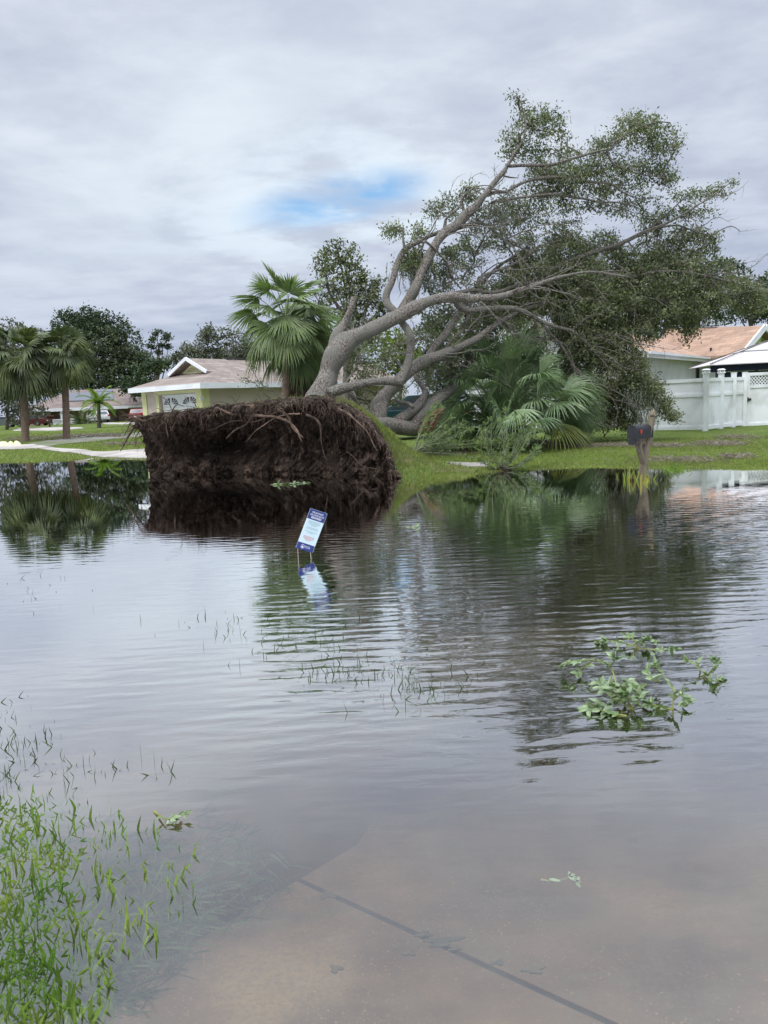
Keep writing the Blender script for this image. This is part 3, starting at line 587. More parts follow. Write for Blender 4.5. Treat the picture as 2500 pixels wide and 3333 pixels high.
# foliage masses (px, py, rx, ry, Y, dY, sprigs)
fol = [
 (1694, 325, 26, 34, 20.6, .2, 26), (1730, 365, 50, 40, 20.6, .3, 60), (1790, 410, 60, 45, 20.6, .35, 95), (1680, 420, 45, 30, 20.5, .3, 36), (1720, 450, 80, 40, 20.5, .3, 85), (1665, 490, 32, 38, 20.4, .2, 36), (1760, 500, 75, 28, 20.5, .3, 60), (1820, 500, 40, 25, 20.6, .3, 30),
 (2085, 402, 75, 34, 20.9, .35, 120), (2150, 440, 55, 40, 20.9, .35, 80), (2050, 440, 60, 40, 20.9, .35, 70), (1975, 465, 60, 28, 20.8, .3, 60), (2160, 485, 50, 16, 20.9, .2, 36), (2080, 500, 80, 40, 20.9, .35, 70), (1920, 500, 70, 26, 20.8, .3, 50), (2190, 475, 28, 14, 20.9, .2, 14),
 (1850, 560, 110, 36, 20.8, .5, 200), (1960, 545, 70, 40, 20.9, .4, 90), (2090, 560, 90, 35, 21, .4, 90), (2160, 570, 45, 34, 21, .3, 50), (1780, 590, 70, 36, 20.7, .5, 110), (1990, 600, 80, 36, 21, .4, 90), (2120, 620, 60, 26, 21, .3, 50), (1890, 620, 110, 30, 20.9, .5, 130), (2080, 660, 70, 34, 21.2, .3, 60), (1700, 640, 60, 36, 20.6, .4, 60), (1790, 660, 90, 36, 20.8, .5, 110), (1650, 680, 60, 46, 20.5, .5, 90), (1730, 710, 80, 40, 20.7, .5, 90), (1910, 665, 80, 24, 21, .3, 55), (2010, 690, 50, 22, 21.1, .3, 30), (2100, 710, 26, 26, 21.2, .2, 14),
 (1530, 630, 30, 26, 20, .3, 40), (1550, 640, 30, 26, 20, .3, 20), (1445, 670, 40, 30, 19.7, .3, 26), (1480, 670, 40, 40, 19.7, .3, 36), (1415, 690, 30, 22, 19.7, .2, 14), (1278, 752, 34, 15, 19, .2, 34), (1365, 722, 20, 30, 19.5, .2, 20), (1370, 765, 26, 24, 19.5, .2, 24), (1420, 745, 22, 14, 19.5, .2, 10),
 (1560, 700, 40, 36, 20.1, .3, 34), (1600, 740, 60, 30, 20.3, .4, 44), (1560, 780, 60, 40, 20.3, .5, 50), (1540, 850, 50, 40, 20.3, .5, 36), (1640, 780, 50, 50, 20.5, .5, 50), (1480, 820, 45, 36, 19.8, .5, 44), (1450, 850, 40, 50, 19.7, .4, 44), (1350, 850, 50, 36, 19.4, .4, 110), (1345, 890, 36, 40, 19.4, .4, 50), (1490, 890, 50, 50, 20, .5, 60), (1430, 930, 50, 40, 20.2, .5, 44), (1390, 870, 22, 30, 19.4, .3, 20), (1560, 900, 40, 40, 20.5, .5, 30),
 (2260, 640, 60, 20, 22.4, .2, 50), (2330, 625, 44, 16, 22.5, .2, 34), (2200, 700, 70, 26, 22.4, .25, 70), (2270, 690, 50, 16, 22.4, .2, 30), (2130, 730, 50, 24, 22.3, .25, 40), (2180, 770, 80, 28, 22.4, .3, 80), (2270, 765, 60, 26, 22.5, .3, 60), (2300, 800, 40, 26, 22.5, .3, 40), (2110, 800, 60, 26, 22.3, .3, 50), (2390, 590, 12, 8, 22.6, .1, 8), (2470, 960, 50, 26, 22.5, .4, 50), (2440, 1000, 50, 24, 22.5, .4, 40), (1700, 1080, 60, 40, 24.5, .4, 90), (1740, 1130, 60, 40, 24.5, .4, 80), (1700, 1060, 50, 30, 24.2, .3, 60), (1840, 1180, 50, 50, 21.6, .5, 70), (1840, 1260, 30, 60, 23.4, .3, 50),
 (1740, 800, 80, 50, 21, .7, 120), (1820, 760, 90, 40, 21, .7, 130), (1860, 830, 110, 50, 21.2, .8, 210), (1960, 790, 60, 40, 21.6, .6, 80), (1760, 870, 110, 50, 21, .8, 210), (1680, 900, 60, 50, 20.8, .7, 80), (1980, 870, 110, 50, 21.8, .8, 210), (2090, 840, 80, 44, 22, .7, 120), (2110, 900, 120, 50, 22, .8, 220), (2230, 900, 90, 50, 22.2, .7, 150), (2300, 860, 70, 36, 22.4, .6, 80), (2340, 930, 80, 34, 22.4, .6, 110), (2420, 940, 50, 26, 22.4, .5, 44), (2200, 830, 60, 50, 22.4, .6, 80),
 (1860, 930, 120, 50, 21.3, .9, 280), (1990, 960, 120, 50, 21.6, .9, 280), (2130, 970, 110, 44, 22, .8, 200), (2250, 970, 100, 40, 22.2, .7, 150), (2350, 980, 60, 26, 22.4, .5, 60), (1760, 980, 90, 44, 21.2, .8, 190), (1680, 1000, 60, 36, 21, .6, 80), (1880, 1010, 110, 44, 21.3, .8, 250), (2010, 1040, 110, 40, 21.6, .8, 220), (2140, 1040, 80, 40, 21.8, .6, 130), (2230, 1040, 44, 44, 22, .4, 60), (2110, 1090, 34, 36, 21.8, .3, 50), (2280, 1020, 40, 30, 22.2, .4, 40), (2245, 1090, 22, 30, 22, .2, 22), (2050, 1090, 44, 30, 21.4, .4, 60),
 (1840, 1085, 60, 36, 22.4, .5, 90), (1940, 1090, 90, 36, 21.3, .7, 160), (1900, 1150, 70, 44, 21.3, .7, 150), (2000, 1140, 70, 40, 21.3, .6, 140), (2060, 1180, 50, 36, 21.2, .4, 80), (1960, 1200, 80, 44, 21.2, .6, 170), (2060, 1240, 60, 34, 21.1, .4, 90), (2110, 1260, 44, 28, 21.1, .3, 50), (2140, 1310, 34, 30, 21.1, .2, 44), (2160, 1330, 26, 24, 21.1, .2, 24), (2195, 1365, 20, 24, 21.1, .15, 22), (2130, 1275, 24, 24, 21, .2, 20), (1900, 1250, 60, 44, 21.2, .6, 110), (1990, 1280, 70, 40, 21.2, .5, 110), (2050, 1310, 44, 36, 21.1, .4, 60), (1970, 1340, 80, 40, 21.4, .6, 120), (2040, 1370, 44, 26, 21.4, .4, 60), (1880, 1340, 60, 50, 21.6, .6, 90), (1900, 1380, 80, 26, 21.8, .6, 90),
 (1600, 960, 60, 40, 20.6, .6, 90), (1590, 1020, 60, 36, 20.8, .6, 80), (1560, 1060, 50, 36, 20.9, .6, 70), (1500, 1060, 50, 50, 20.6, .8, 60), (1440, 1010, 44, 40, 20.4, .6, 50), (1400, 1080, 50, 60, 20.4, .6, 80), (1500, 1150, 60, 44, 20.6, .6, 70), (1460, 1180, 50, 36, 20.2, .6, 60), (1400, 1240, 50, 40, 20.2, .5, 70), (1300, 1130, 40, 50, 20.4, .5, 40), (1230, 1180, 50, 50, 20.6, .6, 60), (1170, 1200, 50, 50, 20.6, .6, 60), (1190, 1290, 50, 30, 20.4, .5, 60), (1280, 1290, 44, 30, 21.0, .4, 34), (1440, 1220, 50, 40, 20.2, .5, 60), (1160, 1150, 40, 40, 20.6, .5, 40), (1640, 1050, 40, 26, 23.6, .3, 34), (1340, 1000, 30, 40, 20.2, .5, 20),
]
def Y_mode(py, px): return 0.45 if py < 730 else (0.58 if py < 830 or px < 1680 else 0.95)
tg = []
for (px, py, rx, ry, Y, dY, n) in fol:
    sparse = Y_mode(py, px); n = int(n*sparse); a = RNG.random(n)*2*pi; r = np.sqrt(RNG.random(n)); lump = 1.0 + 0.25*np.sin(3*a + px) 
    X_ = px + rx*r*np.cos(a)*lump; Y_ = py + ry*r*np.sin(a)*lump; D_ = Y + (0.55 if px > 1500 and py > 730 else 0.2) + dY*RNG.normal(size=n)*0.8
    tg.append(np.array([W(x, y, d) for x, y, d in zip(X_, Y_, D_)]))
tg = np.vstack(tg); tg = tg[tg[:, 2] > 0.15]
tg = tg[vnoise(tg*1.9+3)*.6+vnoise(tg*4.1+8)*.4 > -.16-.10*RNG.random(len(tg))-.12*(tg[:, 2] < 4.6)]
A, B, rA, rB, tg = grow(SK[SR < 0.16], None, tg, step=0.28, jit=0.35, bow=0.12, r0=0.0058, maxr=0.04)
tw = MB(); seg_tubes(tw, A, B, rA, rB, 3)
# bare broken twig tips
ext = tg[RNG.random(len(tg)) < 0.10]; dirs = unit(unit(ext-SK.mean(0)) + RNG.normal(size=ext.shape)*0.5)
seg_tubes(tw, ext, ext+dirs*(0.15+0.35*RNG.random(len(ext)))[:, None], np.full(len(ext), .005), np.full(len(ext), .002), 3)
fb = MB(); cand = [(q_, i_) for q_ in skel for i_ in range(len(q_)//3, len(q_), 4) if q_[i_][0] > 1.2 and 2 < q_[i_][2] < 6.8]
for kx in range(120):   # bare and thinly leaved boughs on the viewer's side of the crown
    q_, i_ = cand[RNG.integers(len(cand))]; p = q_[i_].copy(); d = unit(unit(q_[min(i_+2, len(q_)-1)]-q_[i_-1])*.8+np.array([.45, -.35, RNG.normal()*.45-.12])); L = RNG.uniform(.7, 2.3); pts = [p]
    for _ in range(9): d = unit(d+RNG.normal(size=3)*.24+np.array([.03, 0, -.05])); pts.append(pts[-1]+d*L/9)
    fb.tube(pts, np.linspace(.006+.008*L, .003, 10), 5, False, rnd=.5)
    for j_ in (4, 6, 8):
        d2 = unit(d+RNG.normal(size=3)*.8); pp = [pts[j_]]
        for _ in range(4): pp.append(pp[-1]+d2*L*.07); d2 = unit(d2+RNG.normal(size=3)*.3)
        fb.tube(pp, np.linspace(.006, .002, 5), 4, False, rnd=.5)
tag(fb.build('bare_boughs', m_bark, oak), kind='stuff')
tag(tw.build('twigs', m_bark, oak), kind='stuff')
C = cluster(tg, 24, 0.105); lv = MB(); V, F = leafset(C, 0.086, 0.40, 0.35); lv.add(V, F, rnd=np.repeat(np.repeat(RNG.random(len(tg)), 24)*0.5 + RNG.random(len(C))*0.5, 4))
tag(lv.build('crown', m_leaf_oak, oak), kind='stuff')
# hanging grey moss
m_moss = mat('grey_moss', (0.20, 0.21, 0.17), (0.13, 0.14, 0.11), 3, rnd=0.6)
ms = MB()
for (px, py, Y, n, s) in [(2095, 1330, 21.0, 60, .25), (1620, 690, 20.2, 70, .35), (1345, 880, 19.2, 50, .25), (1150, 1070, 19.5, 60, .3), (1560, 700, 20.1, 40, .25), (2070, 1290, 21.0, 30, .2), (1430, 900, 19.9, 40, .25), (1950, 880, 21.3, 40, .4), (1830, 1030, 21, 40, .4), (1480, 1200, 20.0, 60, .4)]:
    for i in range(n):
        p = W(px, py, Y) + RNG.normal(size=3)*s*np.array([1, .4, .7]); L = RNG.uniform(.15, .5)
        pts = [p + np.array([RNG.normal()*.03, RNG.normal()*.03, -L*t]) for t in (0, .33, .66, 1)]; ms.tube(pts, [.008, .012, .009, .003], 3, False)
tag(ms.build('hanging_moss', m_moss, oak), kind='stuff')

# splintered wood on the split limb
m_split = mat('splintered_wood', (0.27, 0.135, 0.085), (0.16, 0.075, 0.05), 9, bump=0.02, bscale=20, stretch=(1, 1, 0.3))
sp = MB()
for (o1, o2) in [(0, 0), (9, 7), (-6, -5), (16, 12)]:
    P = crom([(1372+o1, 1408, 6), (1392+o1, 1376+o2, 9), (1414+o2, 1350, 8), (1434+o2, 1330, 2)], 4); sp.tube([W(p[0], p[1], 18.75+o1*.01) for p in P], P[:, 2]*18.8/FPX, 6, noise=.5, nfreq=9)
sp.build('split_wood', m_split, oak)

# ---------------- root plate
m_soil = bpy.data.materials.new('root_soil'); m_soil.use_nodes = True; q = NT(m_soil.node_tree); b = m_soil.node_tree.nodes['Principled BSDF']
pos = m_soil.node_tree.nodes.new('ShaderNodeNewGeometry').outputs['Position']
c = q.mix(q.mr(q.noise(pos, 2.2, 6, 0.65), 0.35, 0.65), (0.012, 0.009, 0.007), (0.046, 0.033, 0.025))
c = q.mix(q.mr(q.noise(q.vm('MULTIPLY', pos, (1, 1, .5)), 9, 6, 0.7, 0.5), 0.50, 0.70, 0, .8), c, (0.12, 0.085, 0.065))
c = q.mix(q.mr(q.noise(q.vm('ADD', pos, (6, 1, 1)), 1.5, 5, 0.6), 0.54, 0.66, 0, .8), c, (0.13, 0.095, 0.075))
c = q.mix(q.mr(q.noise(q.vm('MULTIPLY', q.vm('ADD', pos, (2, 4, 1)), (1, 1, .45)), 5, 7, 0.75, 0.8), 0.56, 0.66, 0, .75), c, (0.20, 0.135, 0.095))
q.l(c, b.inputs['Base Color']); b.inputs['Roughness'].default_value = 0.95; b.inputs['Specular IOR Level'].default_value = 0.12
bn = m_soil.node_tree.nodes.new('ShaderNodeBump'); bn.inputs['Distance'].default_value = 1; q.l(q.m('MULTIPLY', q.noise(pos, 22, 6, .7), .05), bn.inputs['Height']); q.l(bn.outputs[0], b.inputs['Normal'])
nu, nvv = 300, 110
topx = np.array([440, 462, 500, 560, 640, 700, 760, 820, 880, 940, 1000, 1050, 1090, 1130, 1170, 1205, 1228, 1250, 1268, 1282, 1292])
topy = np.array([1366, 1358, 1350, 1344, 1334, 1325, 1318, 1312, 1305, 1299, 1296, 1300, 1309, 1324, 1346, 1372, 1402, 1438, 1478, 1518, 1548])
us = np.linspace(0, 1, nu); pxt = np.interp(us, np.linspace(0, 1, 9), [446, 520, 640, 780, 920, 1048, 1158, 1240, 1300])
pyt = np.interp(pxt, topx, topy); pxb = 492 + us**0.92*(1308-492)
YB = 18.6 + (15.3-18.6)*us
plate = np.zeros((nvv, nu, 3))
for j in range(nu):
    y0 = YB[j]; T = W(pxt[j], pyt[j], y0-0.12); Bp = W(pxb[j], 1556, y0); Bp[2] = -0.25
    H = T[2]-Bp[2]; back = 2.1 + 0.5*sin(pi*us[j])
    nF = 64
    for i in range(nvv):
        if i < nF:
            f = i/(nF-1); p = Bp*(1-f) + T*f
            p[1] += 0.42*sin(pi*min(1, f*1.06))*(0.4+0.6*sin(pi*us[j])) - 0.42*math.exp(-((f-0.92)/0.12)**2)*(0.35+0.65*sin(pi*us[j]))   # hollow under an overhanging lip
            cav = math.exp(-((us[j]-0.30)/0.15)**2)*math.exp(-((f-0.58)/0.19)**2); p[1] += 1.25*cav
            cav2 = math.exp(-((us[j]-0.55)/0.05)**2)*math.exp(-((f-0.80)/0.10)**2); p[1] += 0.5*cav2
        else:
            f = (i-nF+1)/(nvv-nF); p = T.copy(); p[1] += back*f; p[0] += 0.1*f
            zt = T[2]; p[2] = zt*(1 - 0.10*f - 0.9*max(0, (f-0.35)/0.65)**1.6)+0.05*sin(pi*min(1, f*3)); p[2] = max(p[2], -0.25)
        plate[i, j] = p
N_ = plate.reshape(-1, 3); 
big = fbm(N_*np.array([1.6, 1.6, 1.2]), 3, .55); med = fbm(N_*5.0+9, 3, .6); fine = fbm(N_*np.array([16, 16, 9]), 3, .6)
amp_ = np.repeat(np.r_[np.ones(64), np.linspace(.8, .4, nvv-64)], nu)
N_[:, 1] += amp_*(0.22*big + 0.14*med + 0.06*fine); N_[:, 2] += amp_*(0.05*med + 0.03*fine)*(N_[:, 2] > 0.1); N_[:, 0] += amp_*(0.04*med + 0.02*fine)
plate = N_.reshape(nvv, nu, 3)
i, j = np.meshgrid(np.arange(nvv-1), np.arange(nu-1), indexing='ij')
F = np.stack([i*nu+j, i*nu+j+1, (i+1)*nu+j+1, (i+1)*nu+j], -1).reshape(-1, 4)
rb = MB(); rb.add(N_, F, rnd=.5)
for jj in (0, nu-1):    # close both ends
    col_ = plate[:, jj]; c0 = col_.mean(0); V = np.vstack([col_, c0]); nC = len(col_)
    Fc = [(a_, a_+1, nC) if jj == 0 else (a_+1, a_, nC) for a_ in range(nC-1)]; rb.add(V, Fc, rnd=.5)
rbo = rb.build('root_plate', m_soil, oak, smooth=False)
# roots: a few thick ones are parts of their own, the fine hairy ones one mass
m_root = mat('roots', (0.125, 0.082, 0.058), (0.036, 0.024, 0.017), 8, rnd=1.0, bump=.01, bscale=30)
m_rootl = mat('pale_roots', (0.30, 0.24, 0.19), (0.18, 0.13, 0.10), 8, rnd=0.6)
thick = [[(700, 1330, 6), (760, 1345, 9), (830, 1352, 11), (900, 1362, 10), (960, 1395, 8), (985, 1440, 5)],
 [(905, 1335, 10), (935, 1365, 10), (955, 1400, 8), (990, 1425, 4)], [(640, 1345, 5), (600, 1352, 7), (545, 1350, 7), (490, 1352, 6), (440, 1356, 5), (395, 1352, 2.5)],
 [(520, 1352, 6), (470, 1366, 5), (430, 1363, 4), (405, 1372, 2)], [(1000, 1350, 9), (1040, 1380, 8), (1050, 1440, 5), (1062, 1500, 2.5)], [(820, 1345, 8), (800, 1380, 7), (770, 1400, 5), (740, 1430, 3)],
 [(1100, 1330, 8), (1150, 1360, 7), (1190, 1400, 5), (1230, 1470, 3)], [(900, 1345, 5), (830, 1372, 5), (760, 1370, 4), (690, 1400, 2)], [(1130, 1470, 3), (1180, 1510, 3.5), (1240, 1530, 2)],
 [(560, 1345, 5), (540, 1380, 4), (545, 1430, 3)], [(980, 1345, 6), (905, 1360, 6), (840, 1398, 4), (800, 1440, 2)]]
for P in thick:
    P = crom(P, 5); y0 = np.interp(P[:, 0], [442, 1318], [18.6, 15.3]) - 0.42
    Q = np.array([W(a[0], a[1], y) for a, y in zip(P, y0)]); Q += np.stack([vnoise(Q*3+4), vnoise(Q*3+40), vnoise(Q*3+80)], 1)*.05
    r_ = MB(); r_.tube(Q, P[:, 2]*8/FPX, 7, noise=.5, nfreq=8); r_.build('root', m_root, oak, smooth=True)
hr = MB(); hp = MB()
def hair(mb, start, d, L, r, grav=0.6, seg=6, wig=0.35):
    p = np.array(start, float); d = unit(d); pts = [p.copy()]
    for i in range(seg):
        d = unit(d + RNG.normal(size=3)*wig + np.array([0, 0, -grav*0.3])); p = p + d*L/seg; pts.append(p.copy())
    mb.tube(pts, np.linspace(r, r*0.25, seg+1), 3, False)
for kx in range(3600):
    u = RNG.random(); v = 1-RNG.random()**1.6*0.85; jx = int(u*(nu-1)); ix = int(v*63); st = plate[ix, jx]
    if st[2] < 0.05 or (v < .78 and RNG.random() < .62): continue
    lip = v > 0.72 and u < .86
    d = np.array([RNG.normal()*.5, -1.0 if lip else -.6, -.3 if lip else -.6])
    hair(hp if RNG.random() < 0.03 else hr, st, d, RNG.uniform(.08, .34) if lip else RNG.uniform(.05, .18), RNG.uniform(.002, .006), grav=1.1)
for kx in range(420):   # matted roots lying along the lip
    u = RNG.random(); jx = int(u*(nu-1)); ix = int(RNG.uniform(.80, 1.12)*63); st = plate[min(ix, nvv-1), jx] + [0, -.04, .03]
    sgn = -1 if u < .5 else 1
    hair(hr, st, [sgn*RNG.uniform(.2, 1), -.5, RNG.uniform(-.3, .1)], RNG.uniform(.2, .6)*(1 if u < .8 else .45), RNG.uniform(.003, .010), grav=.5, seg=7)
for kx in range(40):    # roots sticking out at the left end
    st = plate[int(RNG.uniform(.75, 1.05)*63), int(RNG.uniform(0, .06)*nu)]; hair(hr, st, [-1, -.2, RNG.uniform(-.4, .3)], RNG.uniform(.3, .9), RNG.uniform(.006, .014), grav=.35)
for (x0, y0, x1, y1, x2, y2, r) in [(455, 1365, 430, 1400, 392, 1468, 5), (430, 1372, 418, 1390, 405, 1420, 2), (560, 1335, 540, 1300, 490, 1275, 1.5), (640, 1325, 625, 1300, 600, 1290, 1.5), (780, 1325, 790, 1312, 800, 1303, 3), (560, 1338, 575, 1318, 600, 1322, 2)]:
    P = crom([(x0, y0, r), (x1, y1, r*.8), (x2, y2, r*.35)], 4); yy = np.interp(x0, [442, 1318], [18.5, 15.2]); hr.tube([W(p[0], p[1], yy) for p in P], P[:, 2]*18/FPX, 4)
tag(hr.build('fine_roots', m_root, oak), kind='stuff'); tag(hp.build('pale_roots', m_rootl, oak, ), kind='stuff')
# sod peeled up with the plate
m_sod = mat('sod', (0.085, 0.14, 0.02), (0.05, 0.085, 0.015), 3, bump=.05, bscale=14, c3=(0.11, 0.095, 0.04), s3=1.2)
IN = crom([(1095, 1312, 16.9), (1140, 1326, 16.6), (1185, 1354, 16.3), (1222, 1390, 16.05), (1250, 1430, 15.85), (1273, 1475, 15.65), (1290, 1525, 15.4), (1318, 1570, 15.05)], 6)
OUT = crom([(1100, 1307, 17.4), (1152, 1319, 17.2), (1203, 1345, 17.1), (1247, 1385, 17.0), (1287, 1425, 16.8), (1345, 1465, 16.6), (1440, 1505, 16.2), (1570, 1538, 15.4)], 6)
kI = len(IN); nb = 26; SP = np.zeros((nb, kI, 3))
for a_ in range(kI):
    p, o_ = W(*IN[a_]), W(*OUT[a_]); o_[2] = max(o_[2], float(terr(o_[0], o_[1]))-.03) if a_ > kI*.5 else o_[2]
    for c_ in range(nb):
        f = c_/(nb-1); SP[c_, a_] = p*(1-f)+o_*f; SP[c_, a_, 2] += .03*sin(pi*f)*(1-.5*f)
S_ = SP.reshape(-1, 3); S_ += (fbm(S_*3, 3)*.06)[:, None]*np.array([0, 0, 1]); S_ += (fbm(S_*8+5, 2)*.03)[:, None]*np.array([0, 0, 1])
i, j = np.meshgrid(np.arange(nb-1), np.arange(kI-1), indexing='ij'); F = np.stack([i*kI+j, i*kI+j+1, (i+1)*kI+j+1, (i+1)*kI+j], -1).reshape(-1, 4)
sb = MB(); sb.add(S_, F, rnd=.5)
lowI = SP[0].copy(); lowI[:, 2] -= .22; lowI[:, 1] += .12; sb.add(np.vstack([SP[0], lowI]), [(a_, kI+a_, kI+a_+1, a_+1) for a_ in range(kI-1)], rnd=.5)
sod = sb.build('sod', m_sod, oak, smooth=True)
# turf blades on it
ii = RNG.integers(0, nb-1, 9000); jj = (RNG.random(9000)**.8*(kI-1.01)).astype(int); fr_ = RNG.random((9000, 2, 1))
P = SP[ii, jj]*(1-fr_[:, 0]) + SP[ii+1, jj+1]*fr_[:, 0]; P = P + (SP[ii, jj+1]-SP[ii, jj])*(fr_[:, 1]-.5)
g = MB(); V, F, r = blades(P, .04+.06*RNG.random(len(P)), np.full(len(P), .012), 1.2); g.add(V, F, rnd=r)
# fringe along the top of the plate
jt_ = RNG.integers(int(nu*.12), nu-8, 1500); P = plate[RNG.integers(66, 76, 1500), jt_]; V, F, r = blades(P, .03+.08*RNG.random(len(P))*(RNG.random(len(P)) < .4), np.full(len(P), .01), 1.0); g.add(V, F, rnd=r)
tag(g.build('turf', m_grass, oak), kind='stuff')
# ================================================================ buildings
class Wall:
    """vertical plane through A with direction u; n points towards the viewer"""
    def __init__(s, A, u, z0=0.0):
        s.A = np.array(A[:2], float); s.u = unit(np.array(u[:2], float)); s.n = np.array([s.u[1], -s.u[0]])
        if np.dot(s.n, -s.A) < 0: s.n = -s.n
        s.z0 = z0
    def hit(s, px, py):
        d = ray(px, py); den = np.dot(d[:2], s.n); t = np.dot(s.A - CAM[:2], s.n)/den; p = CAM + d*t
        return float(np.dot(p[:2]-s.A, s.u)), float(p[2])
    def P(s, a, z, o=0.0): q_ = s.A + s.u*a + s.n*o; return np.array([q_[0], q_[1], z])
    def box(s, mb, a0, a1, z0, z1, o0, o1):
        fr = lambda V: np.array([s.P(v[0], v[2], v[1]) for v in V]); return mb.box(a0, a1, o0, o1, z0, z1, fr)
    def pbox(s, mb, c0, c1, o0, o1):      # from two photo corners
        a0, z1 = s.hit(*c0); a1, z0 = s.hit(*c1); return s.box(mb, min(a0, a1), max(a0, a1), min(z0, z1), max(z0, z1), o0, o1)
def bar(mb, p, q_, w, h):   # rectangular bar between two points (w across, h vertical)
    p, q_ = np.array(p, float), np.array(q_, float); d = unit(q_-p); s = unit(np.cross(d, [0, 0, 1.0])) if abs(d[2]) < .99 else np.array([1., 0, 0]); t = np.cross(s, d)
    V = [c + s*a*w/2 + t*b_*h/2 for c in (p, q_) for a, b_ in ((-1, -1), (1, -1), (1, 1), (-1, 1))]
    return mb.add(V, [(0, 3, 2, 1), (4, 5, 6, 7), (0, 1, 5, 4), (1, 2, 6, 5), (2, 3, 7, 6), (3, 0, 4, 7)], rnd=.5)
def slabq(mb, pts, th=0.12):   # roof slab from polygon
    return mb.prism(pts, (0, 0, -th))
m_stucco = mat('beige_stucco', (0.55, 0.46, 0.415), (0.50, 0.42, 0.375), 1.5, bump=.01, bscale=30)
m_yellow = mat('yellow_trim', (0.66, 0.65, 0.37), (0.61, 0.60, 0.33), 2)
m_white = mat('white_paint', (0.72, 0.73, 0.74), (0.64, 0.65, 0.67), 1.5, rough=.5)
m_white2 = mat('white_vinyl', (0.86, 0.865, 0.87), (0.80, 0.81, 0.82), 0.8, rough=.45, c3=(0.66, 0.67, 0.65), s3=1.1)
m_glass = mat('dark_glass', (0.02, 0.023, 0.027), (0.03, 0.035, 0.04), 1, rough=.08, spec=.8)
m_black = mat('black_paint', (0.02, 0.02, 0.022), (0.03, 0.03, 0.032), 5, rough=.35, spec=.5)
m_red = mat('red_shutter', (0.30, 0.025, 0.025), (0.22, 0.02, 0.02), 4)
m_tan = mat('tan_wall', (0.44, 0.33, 0.235), (0.40, 0.30, 0.21), 1)
m_greenw = mat('lime_siding', (0.42, 0.50, 0.20), (0.38, 0.46, 0.18), 2)

# ---- beige house with yellow trim behind the root plate
C0 = W(662, 1343, 30.5)[:2]; ua = np.array([-.80, .60]); ub = np.array([.60, .80]); GZ = 0.1
Wa, Wb = Wall(C0, ua), Wall(C0, ub)
EZ = 2.62
h1 = thing('yellow_trimmed_house', 'beige single-storey house with pale yellow corner trim and brown shingle roof behind the root plate', 'house', (*C0, 0.0))
sLa = Wa.hit(466, 1300)[0]; dr0, dr1 = Wa.hit(520, 1290)[0], Wa.hit(640, 1290)[0]; dz = Wa.hit(560, 1283)[1]
mb = MB(); Wa.box(mb, dr1*0-0.0, dr1, GZ-.3, EZ, -.15, 0) if False else None
lo, hi = min(dr0, dr1), max(dr0, dr1)
Wa.box(mb, 0.0, lo, GZ-.3, EZ, -.2, 0); Wa.box(mb, hi, sLa, GZ-.3, EZ, -.2, 0); Wa.box(mb, lo, hi, dz, EZ, -.2, 0)
Wb.box(mb, 0.0, 13, GZ-.3, EZ, -.2, 0)
Wl = Wall(Wa.P(sLa, 0)[:2], ub); Wl.n = -Wb.n if np.dot(Wl.n, Wb.n) > 0 else Wl.n; Wl.box(mb, 0.2, 10, GZ-.3, EZ, 0, .2)
h1w = mb.build('wall', m_stucco, h1)
tr = MB()
Wa.box(tr, -.03, .18, GZ-.3, EZ, .002, .05); Wb.box(tr, -.05, .34, GZ-.3, EZ, .002, .05); Wa.box(tr, sLa-.28, sLa+.03, GZ-.3, EZ, .002, .05)
Wa.box(tr, lo-.16, lo-.02, GZ-.3, dz+.0, .002, .06); Wa.box(tr, hi+.02, hi+.20, GZ-.3, dz+.0, .002, .06)
Wa.box(tr, lo-.30, hi+.30, dz, dz+.14, .002, .06)
for q0 in np.arange(dz+.15, EZ-.02, .13): Wa.box(tr, lo-.05, hi+.28, q0, min(q0+.118, EZ-.01), .002, .035)
Wb.box(tr, .36, 13, EZ-.16, EZ-.01, .002, .04)
tr.build('trim', m_yellow, h1)
gd = MB(); 
for r_ in range(4):
    z1 = dz-.02-r_*.53; Wa.box(gd, lo+.02, hi-.02, z1-.52, z1, -.14, -.10)
gdo = gd.build('garage_door', m_white, h1)
for kx in range(4):
    fw = MB(); fm = MB()
    mid = lo + (hi-lo)*([.13, .34, .64, .86][kx]); ww = (hi-lo)*.085; zb = dz-.42; mir = 1 if kx in (0, 2) else -1
    th = np.linspace(0, pi/2, 9); cx = mid + mir*ww   # quarter-circle fan lights in pairs
    pts = [Wa.P(cx, zb, -.098)] + [Wa.P(cx - mir*2*ww*cos(t), zb+.27*sin(t), -.098) for t in th]
    fw.prism(pts, (*(Wa.n*.006), 0))
    for t in (.35, .75, 1.15): bar(fm, Wa.P(cx, zb, -.088), Wa.P(cx-mir*2*ww*cos(t), zb+.27*sin(t), -.088), .012, .018)
    fwo = fw.build('window', m_glass, h1); fwo.parent = gdo
    for f_ in [fm]: f_.build('muntin', m_white, gdo)
